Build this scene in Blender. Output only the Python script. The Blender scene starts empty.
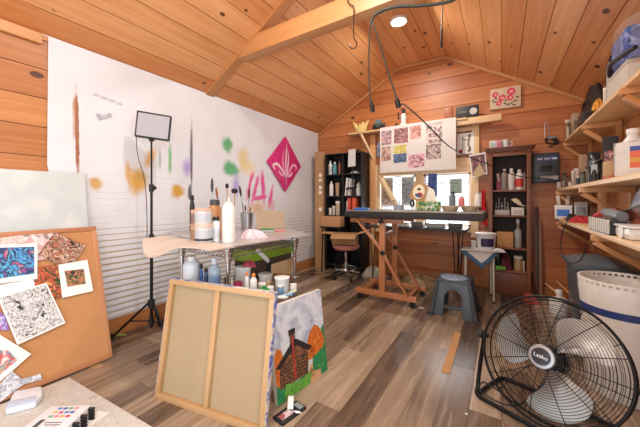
import bpy, bmesh, math, random
from mathutils import Vector, Matrix
random.seed(7)
sc = bpy.context.scene
COL = sc.collection
PI = math.pi
# ---------------------------------------------------------------- camera geometry
S = 288.0; TH = math.radians(32.15); H = 1.1
cT, sT = math.cos(TH), math.sin(TH)
def ray(px, py):
    u = (px-320)/S; v = (200-py)/S
    return (-sT+u*cT, cT+u*sT, v)
def PX(px, py, X):
    d = ray(px, py); t = X/d[0]; return Vector((X, d[1]*t, H+d[2]*t))
def PY(px, py, Y):
    d = ray(px, py); t = Y/d[1]; return Vector((d[0]*t, Y, H+d[2]*t))
def PZ(px, py, z):
    d = ray(px, py); t = (z-H)/d[2]; return Vector((d[0]*t, d[1]*t, z))
def depth(p): return -p[0]*sT+p[1]*cT
def place(px0, px1, yt, z, X=None, Y=None, yb=None):
    """ground point, width and height of a thing seen between px0..px1 with its top at yt, standing on height z"""
    pc = (px0+px1)/2
    if X is not None: p = PX(pc, 200, X)
    elif Y is not None: p = PY(pc, 200, Y)
    else: p = PZ(pc, yb, z)
    d = depth(p)
    return Vector((p[0], p[1], z)), (px1-px0)*d/S, (200-yt)/S*d+H-z

# ---------------------------------------------------------------- materials
def lin(c):
    if isinstance(c, str): c = tuple(int(c[i:i+2], 16) for i in (0, 2, 4))
    o = []
    for v in c[:3]:
        v = v/255.0
        o.append(v/12.92 if v <= .04045 else ((v+.055)/1.055)**2.4)
    return (*o, 1)
class NT:
    def __init__(s, name):
        s.m = bpy.data.materials.new(name); s.m.use_nodes = True
        s.t = s.m.node_tree; s.t.nodes.clear()
        s.out = s.n('ShaderNodeOutputMaterial')
        s.b = s.n('ShaderNodeBsdfPrincipled'); s.l(s.b.outputs[0], s.out.inputs[0])
    def n(s, typ, **kw):
        nd = s.t.nodes.new(typ)
        for k, v in kw.items(): setattr(nd, k, v)
        return nd
    def l(s, a, b): s.t.links.new(a, b)
    def math(s, op, a, b=None, c=None, clamp=False):
        nd = s.n('ShaderNodeMath', operation=op); nd.use_clamp = clamp
        for i, x in enumerate((a, b, c)):
            if x is None: continue
            if isinstance(x, (int, float)): nd.inputs[i].default_value = x
            else: s.l(x, nd.inputs[i])
        return nd.outputs[0]
    def mix(s, f, a, b, blend='MIX'):
        nd = s.n('ShaderNodeMix', data_type='RGBA', blend_type=blend)
        for sock, x in ((nd.inputs[0], f), (nd.inputs[6], a), (nd.inputs[7], b)):
            if isinstance(x, (int, float)): sock.default_value = x
            elif isinstance(x, tuple): sock.default_value = x
            else: s.l(x, sock)
        return nd.outputs[2]
    def ramp(s, f, stops, interp='LINEAR'):
        nd = s.n('ShaderNodeValToRGB'); nd.color_ramp.interpolation = interp
        e = nd.color_ramp.elements
        while len(e) < len(stops): e.new(.5)
        for el, (p, c) in zip(e, stops): el.position = p; el.color = lin(c) if not (isinstance(c, tuple) and len(c) == 4) else c
        s.l(f, nd.inputs[0]); return nd.outputs[0]
    def noise(s, vec, scale, detail=3, dist=0, rough=.5):
        nd = s.n('ShaderNodeTexNoise'); nd.inputs['Scale'].default_value = scale
        nd.inputs['Detail'].default_value = detail; nd.inputs['Distortion'].default_value = dist
        nd.inputs['Roughness'].default_value = rough
        if vec is not None: s.l(vec, nd.inputs['Vector'])
        return nd.outputs[0]
    def bump(s, h, strength=.3, dist=.01):
        nd = s.n('ShaderNodeBump'); nd.inputs['Strength'].default_value = strength; nd.inputs['Distance'].default_value = dist
        s.l(h, nd.inputs['Height']); s.l(nd.outputs[0], s.b.inputs['Normal'])
    def set(s, **kw):
        for k, v in kw.items(): s.b.inputs[k.replace('_', ' ')].default_value = v
    def obj(s):
        return s.n('ShaderNodeTexCoord').outputs['Object']
_cache = {}
def M(rgb, rough=.5, metal=0.0, var=.06, scale=30, name=None, bump=0):
    key = (str(rgb), rough, metal, var, scale, bump)
    if key in _cache: return _cache[key]
    n = NT(name or 'paint_%s' % (rgb if isinstance(rgb, str) else '%02x%02x%02x' % tuple(rgb)))
    c = lin(rgb); o = n.obj(); f = n.noise(o, scale)
    d = tuple(max(0, x*(1-var*2)) for x in c[:3])+(1,); e = tuple(min(1, x*(1+var*1.4)) for x in c[:3])+(1,)
    n.l(n.mix(f, d, e), n.b.inputs['Base Color'])
    n.set(Roughness=rough, Metallic=metal)
    if bump: n.bump(n.noise(o, scale*4), bump, .004)
    _cache[key] = n.m; return n.m
def art(name, cols, scale=8, kind='noise', rough=.45, dist=1.2, interp='LINEAR', lo=.3, hi=.7, seed=0):
    n = NT(name); o = n.obj()
    mp = n.n('ShaderNodeMapping'); mp.inputs['Location'].default_value = (seed*3.7, seed*1.3, seed*2.1); n.l(o, mp.inputs[0])
    if kind == 'noise': f = n.noise(mp.outputs[0], scale, 4, dist)
    else:
        w = n.n('ShaderNodeTexVoronoi'); w.inputs['Scale'].default_value = scale; n.l(mp.outputs[0], w.inputs['Vector'])
        sx = n.n('ShaderNodeSeparateColor'); n.l(w.outputs['Color'], sx.inputs[0]); f = sx.outputs[0]; lo, hi = 0, 1
    k = len(cols)
    col = n.ramp(f, [(lo+(hi-lo)*i/max(1, k-1), cc) for i, cc in enumerate(cols)], interp)
    n.l(col, n.b.inputs['Base Color']); n.set(Roughness=rough); return n.m
def pine(name, light, dark, knot='44200e', rough=.42, knots=True, vary=.35):
    n = NT(name)
    uv = n.n('ShaderNodeUVMap').outputs[0]
    at = n.n('ShaderNodeAttribute', attribute_name='rnd'); r = at.outputs['Fac']
    sp = n.n('ShaderNodeSeparateXYZ'); n.l(uv, sp.inputs[0])
    def vec(su, sv, o1, o2):
        cb = n.n('ShaderNodeCombineXYZ')
        n.l(n.math('MULTIPLY_ADD', sp.outputs[0], su, n.math('MULTIPLY', r, o1)), cb.inputs[0])
        n.l(n.math('MULTIPLY_ADD', sp.outputs[1], sv, n.math('MULTIPLY', r, o2)), cb.inputs[1])
        return cb.outputs[0]
    g = n.noise(vec(1.1, 26, 37, 91), 1.0, 5, 1.0, .6)
    g2 = n.noise(vec(.5, 3.0, 53, 17), 1.0, 2, .5)
    f = n.math('ADD', n.math('MULTIPLY', g, .7), n.math('MULTIPLY_ADD', r, vary, n.math('MULTIPLY_ADD', g2, .5, -.1-vary/2)))
    col = n.ramp(f, [(.25, dark), (.75, light)])
    if knots:
        vo = n.n('ShaderNodeTexVoronoi'); vo.inputs['Scale'].default_value = 1; vo.inputs['Randomness'].default_value = 1
        n.l(vec(4.8, 8.0, 71, 29), vo.inputs['Vector'])
        sc_ = n.n('ShaderNodeSeparateColor'); n.l(vo.outputs['Color'], sc_.inputs[0])
        rad = n.math('MULTIPLY_ADD', sc_.outputs[0], .26, -.085)
        e = n.n('ShaderNodeMapRange'); e.interpolation_type = 'SMOOTHSTEP'
        n.l(n.math('SUBTRACT', vo.outputs['Distance'], rad), e.inputs[0])
        e.inputs[1].default_value = -.03; e.inputs[2].default_value = .03; e.inputs[3].default_value = .92; e.inputs[4].default_value = 0
        col = n.mix(e.outputs[0], col, lin(knot))
    n.l(col, n.b.inputs['Base Color']); n.set(Roughness=rough)
    n.bump(g, .06, .004); return n.m
PINE_C = pine('ceiling_pine', 'efb27a', 'cd8248', vary=.4)
PINE_R = pine('back_wall_pine', 'd08850', 'a2582c')
PINE_W = pine('wall_pine', 'd09058', 'a8683a')
PINE_B = pine('board_pine', 'eed0a6', 'dcb27e', knots=False, vary=.2)
PINE_T = pine('trim_pine', 'd8a06a', 'bd804c', knots=False)
EASEL = pine('easel_wood', 'c88a5c', 'a8683e', knots=False)
DARKW = pine('cabinet_wood', '8a5434', '6a3c22', knots=False)
TANW = pine('stretcher_wood', 'c4a074', 'ae8452', knots=False)

def floor_mat():
    n = NT('laminate_planks'); o = n.obj(); sp = n.n('ShaderNodeSeparateXYZ'); n.l(o, sp.inputs[0])
    W, L = .142, 1.22
    row = n.math('FLOOR', n.math('DIVIDE', sp.outputs[0], W))
    wn = n.n('ShaderNodeTexWhiteNoise', noise_dimensions='1D'); n.l(row, wn.inputs['W'])
    yy = n.math('ADD', n.math('DIVIDE', sp.outputs[1], L), n.math('MULTIPLY', wn.outputs[0], 3.7))
    pl = n.math('FLOOR', yy)
    cb = n.n('ShaderNodeCombineXYZ'); n.l(row, cb.inputs[0]); n.l(pl, cb.inputs[1])
    w2 = n.n('ShaderNodeTexWhiteNoise', noise_dimensions='2D'); n.l(cb.outputs[0], w2.inputs['Vector'])
    r = w2.outputs[0]
    gv = n.n('ShaderNodeCombineXYZ')
    n.l(n.math('MULTIPLY_ADD', sp.outputs[0], 22, n.math('MULTIPLY', r, 50)), gv.inputs[0])
    n.l(n.math('MULTIPLY_ADD', sp.outputs[1], 1.6, n.math('MULTIPLY', r, 31)), gv.inputs[1])
    g = n.noise(gv.outputs[0], 1, 6, .8, .65)
    g3 = n.noise(o, 2.2, 3)
    f = n.math('ADD', n.math('MULTIPLY', r, .55), n.math('MULTIPLY_ADD', g, .85, n.math('MULTIPLY_ADD', g3, .3, -.36)))
    col = n.ramp(f, [(.12, '4a3a30'), (.36, '6e5a4a'), (.62, '96806a'), (.9, 'b8a288')])
    fx = n.math('FRACT', n.math('DIVIDE', sp.outputs[0], W)); fy = n.math('FRACT', yy)
    ex = n.math('MINIMUM', fx, n.math('SUBTRACT', 1, fx)); ey = n.math('MULTIPLY', n.math('MINIMUM', fy, n.math('SUBTRACT', 1, fy)), L/W)
    e = n.math('LESS_THAN', n.math('MINIMUM', ex, ey), .011)
    col = n.mix(n.math('MULTIPLY', e, .55), col, lin('2c211a'))
    # dried paint flecks
    vo = n.n('ShaderNodeTexVoronoi'); vo.inputs['Scale'].default_value = 9; n.l(o, vo.inputs['Vector'])
    s2 = n.n('ShaderNodeSeparateColor'); n.l(vo.outputs['Color'], s2.inputs[0])
    fl = n.math('MULTIPLY', n.math('LESS_THAN', vo.outputs['Distance'], .07), n.math('GREATER_THAN', s2.outputs[1], .86))
    col = n.mix(fl, col, lin('d9d5cc'))
    n.l(col, n.b.inputs['Base Color'])
    n.l(n.math('MULTIPLY_ADD', g, .20, .16), n.b.inputs['Roughness'])
    n.bump(n.math('SUBTRACT', g, n.math('MULTIPLY', e, 2)), .07, .003)
    return n.m
FLOOR = floor_mat()

WHITE = M('ece9e4', .5, name='white_plastic'); BLACK = M('161616', .5, name='black_plastic'); DGREY = M('3c4146', .45)
PAPER = M('f2efe9', .8, name='white_paper', var=.02); CARD = M('b08a60', .85, name='cardboard'); CHROME = M('c9cccf', .16, 1.0, name='chrome')
STEEL = M('b4b6b8', .3, 1.0); BLKMET = M('1a1a1b', .4, .6, name='black_metal'); CREAM = M('e8dfc8', .5)
RED = M('c22a2a', .45); BLUE = M('2f5fa8', .4); GREEN = M('3c9a4c', .5); ORANGE = M('e08234', .5); YELLOW = M('e8c44c', .5); PINK = M('e2507f', .5)
RUBBER = M('222222', .7)
def clear(name, tint='f4f7f8', alpha=.35, rough=.08):
    n = NT(name); n.set(Roughness=rough); n.b.inputs['Base Color'].default_value = lin(tint); n.b.inputs['Alpha'].default_value = alpha
    return n.m
CLEAR = clear('clear_plastic')
def glass_mat():
    n = NT('window_glass'); tr = n.n('ShaderNodeBsdfTransparent'); gl = n.n('ShaderNodeBsdfGlossy'); gl.inputs['Roughness'].default_value = .02
    mx = n.n('ShaderNodeMixShader'); mx.inputs[0].default_value = .06
    n.l(tr.outputs[0], mx.inputs[1]); n.l(gl.outputs[0], mx.inputs[2]); n.l(mx.outputs[0], n.out.inputs[0]); return n.m
GLASS = glass_mat()
def emit(name, col, st):
    n = NT(name); n.b.inputs['Base Color'].default_value = lin(col); n.b.inputs['Emission Color'].default_value = lin(col); n.b.inputs['Emission Strength'].default_value = st
    return n.m

# ---------------------------------------------------------------- mesh builder
class MB:
    def __init__(s): s.v = []; s.f = []; s.mi = []; s.uv = []; s.rnd = []; s.xf = Matrix.Identity(4)
    def add(s, vs, fs, mi=0, uv=None, rnd=None):
        b = len(s.v); s.v += [tuple(s.xf @ Vector(p)) for p in vs]
        r = random.random() if rnd is None else rnd
        for k, f in enumerate(fs):
            s.f.append([i+b for i in f]); s.mi.append(mi); s.rnd.append(r)
            s.uv.append([uv(Vector(vs[i])) for i in f] if uv else None)
    def box(s, c, d, rz=0, mi=0, R=None, rnd=None):
        x, y, z = (k/2 for k in d); m = R if R is not None else Matrix.Rotation(rz, 3, 'Z'); c = Vector(c)
        loc = [Vector((i, j, k)) for k in (-z, z) for j in (-y, y) for i in (-x, x)]
        vs = [c+m @ p for p in loc]
        ax = max(range(3), key=lambda i: d[i]); ot = [i for i in range(3) if i != ax]
        b = len(s.v); s.v += [tuple(s.xf @ p) for p in vs]; r = random.random() if rnd is None else rnd
        for f in ((0, 2, 3, 1), (4, 5, 7, 6), (0, 1, 5, 4), (2, 6, 7, 3), (0, 4, 6, 2), (1, 3, 7, 5)):
            s.f.append([i+b for i in f]); s.mi.append(mi); s.rnd.append(r)
            s.uv.append([(loc[i][ax], loc[i][ot[0]]+loc[i][ot[1]]) for i in f])
        return s
    def bar(s, a, b, w, h, mi=0, up=(0, 0, 1)):
        """a rectangular bar from a to b: w across, h along up"""
        a, b = Vector(a), Vector(b); ax = (b-a); L = ax.length; ax.normalize(); up = Vector(up)
        sd = ax.cross(up)
        if sd.length < 1e-4: sd = ax.cross(Vector((0, 1, 0)))
        sd.normalize(); u2 = sd.cross(ax)
        R = Matrix((ax, sd, u2)).transposed()
        return s.box((a+b)/2, (L, w, h), R=R, mi=mi)
    def tube(s, pts, r, n=8, closed=False, mi=0, caps=True):
        pts = [Vector(p) for p in pts]; k = len(pts); rr = r if isinstance(r, (list, tuple)) else [r]*k
        vs = []; prev = None
        for i, p in enumerate(pts):
            a = pts[i-1] if (i > 0 or closed) else p; b = pts[(i+1) % k] if (i < k-1 or closed) else p
            t = (b-a).normalized()
            if prev is None:
                e = t.orthogonal().normalized()
            else:
                e = prev-t*prev.dot(t)
                e = e.normalized() if e.length > 1e-6 else t.orthogonal().normalized()
            prev = e; g = t.cross(e)
            vs += [p+(e*math.cos(2*PI*j/n)+g*math.sin(2*PI*j/n))*rr[i] for j in range(n)]
        fs = []
        for i in range(k if closed else k-1):
            i2 = (i+1) % k
            for j in range(n):
                j2 = (j+1) % n; fs.append([i*n+j, i*n+j2, i2*n+j2, i2*n+j])
        if caps and not closed: fs += [list(range(n))[::-1], [(k-1)*n+j for j in range(n)]]
        s.add(vs, fs, mi); return s
    def lathe(s, prof, c=(0, 0, 0), n=24, mi=0, R=None, a0=0, a1=2*PI):
        c = Vector(c); vs = []; full = abs(a1-a0-2*PI) < 1e-6; m = n if full else n+1
        for (r, z) in prof:
            for j in range(m):
                a = a0+(a1-a0)*j/n; p = Vector((max(r, 1e-5)*math.cos(a), max(r, 1e-5)*math.sin(a), z))
                vs.append(c+(R @ p if R is not None else p))
        fs = []
        for i in range(len(prof)-1):
            for j in range(n):
                j2 = (j+1) % m; fs.append([i*m+j, i*m+j2, (i+1)*m+j2, (i+1)*m+j])
        s.add(vs, fs, mi); return s
    def prism(s, poly, a, b, axes='xy', mi=0, R=None, c=(0, 0, 0)):
        """extrude a 2D polygon between a and b along the third axis"""
        k = len(poly); c = Vector(c)
        def mk(p, h):
            v = {'xy': (p[0], p[1], h), 'xz': (p[0], h, p[1]), 'yz': (h, p[0], p[1])}[axes]
            return c+(R @ Vector(v) if R is not None else Vector(v))
        vs = [mk(p, a) for p in poly]+[mk(p, b) for p in poly]
        fs = [list(range(k))[::-1], list(range(k, 2*k))]+[[i, (i+1) % k, (i+1) % k+k, i+k] for i in range(k)]
        s.add(vs, fs, mi); return s
    def slab(s, q, t, mi=0):
        """four (or more) coplanar corners, thickened by t behind them"""
        q = [Vector(p) for p in q]; nrm = (q[1]-q[0]).cross(q[2]-q[0]).normalized()*t; k = len(q)
        vs = q+[p-nrm for p in q]
        ux = (q[1]-q[0]).normalized(); uy = nrm.normalized().cross(ux)
        s.add(vs, [list(range(k)), list(range(k, 2*k))[::-1]]+[[i, i+k, (i+1) % k+k, (i+1) % k] for i in range(k)], mi,
              uv=lambda p: ((p-q[0]).dot(ux), (p-q[0]).dot(uy)))
        return s
    def sheet(s, fn, nu, nv, mi=0, t=0):
        """a grid surface fn(u,v); t thickens it downwards"""
        vs = [Vector(fn(i/nu, j/nv)) for j in range(nv+1) for i in range(nu+1)]
        fs = [[j*(nu+1)+i, j*(nu+1)+i+1, (j+1)*(nu+1)+i+1, (j+1)*(nu+1)+i] for j in range(nv) for i in range(nu)]
        if t:
            k = len(vs); vs2 = [p-Vector((0, 0, t)) for p in vs]
            fs2 = [[i+k for i in f][::-1] for f in fs]
            rim = [(i, 0) for i in range(nu+1)]+[(nu, j) for j in range(1, nv+1)]+[(i, nv) for i in range(nu-1, -1, -1)]+[(0, j) for j in range(nv-1, 0, -1)]
            ix = [j*(nu+1)+i for i, j in rim]
            fs3 = [[ix[a], ix[a]+k, ix[(a+1) % len(ix)]+k, ix[(a+1) % len(ix)]] for a in range(len(ix))]
            vs += vs2; fs += fs2+fs3
        s.add(vs, fs, mi); return s
    def build(s, name, mat, parent=None, bev=0, ang=38, world=False, fix=True):
        me = bpy.data.meshes.new(name)
        vs = s.v
        if world and parent is not None:
            inv = rootmat(parent).inverted(); vs = [tuple(inv @ Vector(p)) for p in vs]
        me.from_pydata(vs, [], s.f)
        for m in (mat if isinstance(mat, (list, tuple)) else [mat]): me.materials.append(m)
        me.polygons.foreach_set('material_index', s.mi)
        ul = me.uv_layers.new(name='UVMap'); at = me.attributes.new('rnd', 'FLOAT', 'FACE')
        at.data.foreach_set('value', s.rnd)
        for p, u in zip(me.polygons, s.uv):
            if u:
                for li, w in zip(p.loop_indices, u): ul.data[li].uv = w
        if fix or bev:
            bm = bmesh.new(); bm.from_mesh(me)
            if fix: bmesh.ops.recalc_face_normals(bm, faces=bm.faces)
            if bev:
                es = [e for e in bm.edges if len(e.link_faces) == 2 and e.calc_face_angle(0) > .7]
                bmesh.ops.bevel(bm, geom=es, offset=bev, segments=2, profile=.6, affect='EDGES', clamp_overlap=True)
            bm.to_mesh(me); bm.free()
        me.polygons.foreach_set('use_smooth', [True]*len(me.polygons))
        me.set_sharp_from_angle(angle=math.radians(ang)); me.update()
        o = bpy.data.objects.new(name, me); COL.objects.link(o)
        if parent is not None: o.parent = parent
        return o
def rootmat(o):
    while o.parent: o = o.parent
    return Matrix.Translation(o.location) @ o.rotation_euler.to_matrix().to_4x4()
def tag(o, label, cat, group=None, kind=None):
    o['label'] = label; o['category'] = cat
    if group: o['group'] = group
    if kind: o['kind'] = kind
    return o
def thing(name, label, cat, loc=(0, 0, 0), rz=0, group=None):
    o = bpy.data.objects.new(name, None); COL.objects.link(o); o.empty_display_size = .05
    o.location = loc; o.rotation_euler = (0, 0, rz); return tag(o, label, cat, group)
def solo(name, mb, mat, label, cat, loc=(0, 0, 0), rz=0, group=None, bev=0, kind=None, ang=38):
    o = mb.build(name, mat, None, bev, ang); o.location = loc; o.rotation_euler = (0, 0, rz); return tag(o, label, cat, group, kind)
def wsolo(name, mb, mat, label, cat, base=None, group=None, bev=0, kind=None, ang=38):
    """a one-mesh thing drawn in world coordinates; its origin is moved to its base"""
    xs = list(zip(*mb.v)); o = base or (sum(xs[0])/len(xs[0]), sum(xs[1])/len(xs[1]), min(xs[2]))
    mb.v = [tuple(Vector(p)-Vector(o)) for p in mb.v]
    return solo(name, mb, mat, label, cat, o, 0, group, bev, kind, ang)
def struct(name, mb, mat, bev=0, parent=None):
    o = mb.build(name, mat, parent, bev)
    o['kind'] = 'structure'; return o
def copy_tree(o, parent=None):
    c = o.copy(); COL.objects.link(c); c.parent = parent
    for ch in list(o.children): copy_tree(ch, c)
    return c
def arc(c, r, a0, a1, n, plane='xz'):
    o = []
    for i in range(n+1):
        a = a0+(a1-a0)*i/n; p, q = r*math.cos(a), r*math.sin(a)
        o.append(Vector(c)+Vector({'xz': (p, 0, q), 'xy': (p, q, 0), 'yz': (0, p, q)}[plane]))
    return o
def smooth(pts, n=6):
    P = [Vector(p) for p in pts]; out = []
    for i in range(len(P)-1):
        a, b, c, d = P[max(0, i-1)], P[i], P[i+1], P[min(len(P)-1, i+2)]
        for k in range(n):
            t = k/n
            out.append(.5*((2*b)+(-a+c)*t+(2*a-5*b+4*c-d)*t*t+(-a+3*b-3*c+d)*t**3))
    out.append(P[-1]); return out
# ================================================================ the room
XL, XR, YB, YF = -2.67, .82, 4.2, -1.5
ZW, ZT, XA, XB = 2.24, 3.05, -1.27, -.63
SR = .6
ZR = ZT-SR*(XR-XB)
def clip(poly, a, b, cc):
    """keep the part of a polygon where a*x+b*y <= cc"""
    out = []
    for i in range(len(poly)):
        p, q = poly[i], poly[(i+1) % len(poly)]
        dp, dq = a*p[0]+b*p[1]-cc, a*q[0]+b*q[1]-cc
        if dp <= 0: out.append(p)
        if (dp < 0 < dq) or (dq < 0 < dp):
            t = dp/(dp-dq); out.append((p[0]+(q[0]-p[0])*t, p[1]+(q[1]-p[1])*t))
    return out
def planks(mb, outline, width, axis, mp, holes=(), gap=.0055, thick=.018, off=0):
    """fill a 2D outline with boards running along `axis` (0 or 1); mp(u, v, depth) gives the world point"""
    w = 1-axis; lo = min(p[w] for p in outline); hi = max(p[w] for p in outline); k = 0; a = lo-off
    while a < hi:
        b = a+width
        e = [0, 0]; e[w] = 1
        pc = clip(clip(outline, e[0], e[1], b-gap/2), -e[0], -e[1], -(a+gap/2))
        ps = [pc] if len(pc) > 2 else []
        for (u0, u1, v0, v1) in holes:
            nx = []
            for p in ps:
                l = clip(p, 1, 0, u0); r_ = clip(p, -1, 0, -u1); m = clip(clip(p, 1, 0, u1), -1, 0, -u0)
                nx += [l, r_, clip(m, 0, 1, v0), clip(m, 0, -1, -v1)]
            ps = [p for p in nx if len(p) > 2 and max(q[0] for q in p)-min(q[0] for q in p) > 1e-4 and max(q[1] for q in p)-min(q[1] for q in p) > 1e-4]
        rv = random.random()
        for p in ps:
            n = len(p); base = len(mb.v)
            mb.v += [tuple(mp(q[0], q[1], 0)) for q in p]+[tuple(mp(q[0], q[1], thick)) for q in p]
            fs = [list(range(n)), list(range(n, 2*n))[::-1]]+[[i, i+n, (i+1) % n+n, (i+1) % n] for i in range(n)]
            qq = p+p
            for f in fs:
                mb.f.append([i+base for i in f]); mb.mi.append(0); mb.rnd.append(rv)
                mb.uv.append([(qq[i][axis], qq[i][w]) for i in f])
        a = b; k += 1
m = MB(); m.box(((XL+XR)/2, (YB+YF)/2, -.03), (XR-XL+.3, YB-YF+.3, .06)); struct('floor', m, FLOOR)
# left wall
m = MB(); planks(m, [(YF, 0), (YB, 0), (YB, ZW), (YF, ZW)], .2, 0, lambda u, v, d: (XL-d, u, v))
m.box((XL-.05, (YB+YF)/2, ZW/2), (.06, YB-YF, ZW)); struct('wall_left', m, PINE_W)
# right wall
VY0, VY1, VZ0, VZ1 = -1.2, .55, .75, 1.95          # unseen opening added in the right wall to light the left wall
m = MB(); planks(m, [(YF, 0), (YB, 0), (YB, ZR), (YF, ZR)], .17, 0, lambda u, v, d: (XR+d, u, v), holes=[(VY0, VY1, VZ0, VZ1)])
for (y0, y1, z0, z1) in ((YF, VY0, 0, ZR), (VY1, YB, 0, ZR), (VY0, VY1, 0, VZ0), (VY0, VY1, VZ1, ZR)): m.box((XR+.05, (y0+y1)/2, (z0+z1)/2), (.06, y1-y0, z1-z0))
struct('wall_right', m, PINE_W)
# back wall with its window hole
GAB = [(XL, 0), (XR, 0), (XR, ZR), (XB, ZT), (XA, ZT), (XL, ZW)]
WX0, WX1, WZ0, WZ1 = -1.56, -.32, .74, 1.47
m = MB(); planks(m, GAB, .2, 0, lambda u, v, d: (u, YB+d, v), holes=[(WX0, WX1, WZ0, WZ1)], off=.05)
bk = MB()
for (x0, x1, z0, z1) in ((XL, WX0, 0, ZW), (WX1, XR, 0, ZR), (WX0, WX1, 0, WZ0), (WX0, WX1, WZ1, ZR)):
    m.box(((x0+x1)/2, YB+.05, (z0+z1)/2), (x1-x0, .06, z1-z0))
m.prism([(XL, ZR), (XR, ZR), (XR, ZR+.001), (XB, ZT), (XA, ZT), (XL, ZW)], YB+.02, YB+.08, 'xz')
struct('wall_back', m, PINE_R)
# wall behind the camera, with a wide open doorway
m = MB()
for (x0, x1, z0, z1) in ((XL, -2.2, 0, ZW), (.5, XR, 0, ZR), (-2.2, .5, 2.1, ZW)):
    m.box(((x0+x1)/2, YF-.05, (z0+z1)/2), (x1-x0, .08, z1-z0))
m.prism([(XL, ZR), (XR, ZR), (XB, ZT), (XA, ZT), (XL, ZW)], YF-.09, YF-.01, 'xz'); struct('wall_front', m, PINE_W)
YB1, YF0 = YB+.10, YF-.10
# ceilings
nl = Vector((ZT-ZW, 0, XL-XA)).normalized()          # points down into the room (left slope)
nl = -nl if nl.z > 0 else nl
LS = math.hypot(XA-XL, ZT-ZW)
dl = Vector((XA-XL, 0, ZT-ZW))/LS
m = MB(); planks(m, [(YF0, 0), (YB1, 0), (YB1, LS), (YF0, LS)], .185, 0, lambda u, v, d: Vector((XL, u, ZW))+dl*v-nl*d)
m.slab([Vector((XL, YF0, ZW))-nl*.02, Vector((XA, YF0, ZT))-nl*.02, Vector((XA, YB1, ZT))-nl*.02, Vector((XL, YB1, ZW))-nl*.02], -.03); struct('ceiling_left', m, PINE_C)
m = MB(); planks(m, [(YF0, XA), (YB1, XA), (YB1, XB), (YF0, XB)], .16, 0, lambda u, v, d: (v, u, ZT+d))
m.box(((XA+XB)/2, (YF+YB)/2, ZT+.04), (XB-XA+.1, YB1-YF0, .04)); struct('ceiling_flat', m, PINE_C)
RS = math.hypot(XR-XB, ZT-ZR); dr = Vector((XR-XB, 0, ZR-ZT))/RS; nr = Vector((ZR-ZT, 0, XB-XR)).normalized()
m = MB(); planks(m, [(YF0, 0), (YB1, 0), (YB1, RS), (YF0, RS)], .185, 0, lambda u, v, d: Vector((XB, u, ZT))+dr*v-nr*d)
m.slab([Vector((XB, YF0, ZT))-nr*.02, Vector((XR, YF0, ZR))-nr*.02, Vector((XR, YB1, ZR))-nr*.02, Vector((XB, YB1, ZT))-nr*.02], -.03); struct('ceiling_right', m, PINE_C)
# trim where the back wall meets the ceiling, and the baseboards
for i, (a, b) in enumerate((((XL, ZW), (XA, ZT)), ((XA, ZT), (XB, ZT)), ((XB, ZT), (XR, ZR)))):
    m = MB(); m.bar((a[0], YB-.012, a[1]-.025), (b[0], YB-.012, b[1]-.025), .02, .04); struct('trim_%d' % (i+1), m, PINE_T, .003)
m = MB(); m.box((XL+.012, (YB+YF)/2, .065), (.024, YB-YF, .13)); struct('baseboard_left', m, PINE_W, .004)
m = MB(); m.box(((XL+XR)/2, YB-.012, .05), (XR-XL-.05, .024, .10)); struct('baseboard_back', m, PINE_W, .004)
m = MB(); m.box((XL+.012, -.42, ZW-.04), (.022, 2.15, .07)); struct('trim_4', m, PINE_T, .003)
# rafters and the tie beam
m = MB(); m.slab([Vector((XL, 1.95, ZW)), Vector((XA, 1.95, ZT)), Vector((XA, 2.045, ZT)), Vector((XL, 2.045, ZW))], .022); struct('beam_1', m, PINE_T, .003)
m = MB(); m.slab([Vector((XR, 2.06, ZR)), Vector((XB, 2.06, ZT)), Vector((XB, 1.95, ZT)), Vector((XR, 1.95, ZR))][::-1], .045); struct('beam_2', m, PINE_T, .003)
zb0, zb1 = 2.485, 2.65
xl = XL+(zb0-ZW)/(ZT-ZW)*(XA-XL)+.05; xr = XB+(ZT-zb1)/SR
m = MB(); m.prism([(xl+.02, zb0), (xr+.2, zb0), (xr, zb1), (xl+.22, zb1)], 1.955, 2.065, 'xz')
n_ = len(m.f); m.uv = [[(m.v[i][0], m.v[i][1]+m.v[i][2]) for i in f] for f in m.f]; struct('beam_3', m, PINE_T, .004)

# ---------------------------------------------------------------- window
w = thing('window_1', 'bright wooden framed window in back wall', 'window'); w['kind'] = 'structure'; del w['category']
m = MB()
for x in (WX0-.035, WX1+.035): m.box((x, YB-.01, (WZ0+WZ1)/2+.02), (.09, .05, WZ1-WZ0+.28))
m.box(((WX0+WX1)/2, YB-.008, WZ1+.05), (WX1-WX0+.15, .04, .12)); m.box(((WX0+WX1)/2, YB-.008, WZ0-.03), (WX1-WX0+.15, .05, .06))
m.build('window_frame', PINE_B, w, .003)
m = MB(); m.box((-.975, YB+.02, (WZ0+WZ1)/2), (.11, .06, WZ1-WZ0)); m.build('mullion', PINE_B, w, .003)
for x0, x1 in ((WX0, -1.03), (-.92, WX1)):
    m = MB()
    for x in (x0+.018, x1-.018): m.box((x, YB+.04, (WZ0+WZ1)/2), (.036, .03, WZ1-WZ0))
    for z in (WZ0+.018, WZ1-.018): m.box(((x0+x1)/2, YB+.04, z), (x1-x0, .03, .036))
    m.box(((x0+x1)/2, YB+.04, 1.33), (x1-x0, .02, .016)); m.box(((x0+x1)/2+.03, YB+.04, (WZ0+WZ1)/2), (.016, .02, WZ1-WZ0))
    sh = m.build('sash', WHITE, w)
    m = MB(); m.box(((x0+x1)/2, YB+.045, (WZ0+WZ1)/2), (x1-x0-.04, .004, WZ1-WZ0-.04)); m.build('pane', GLASS, sh)

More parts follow.
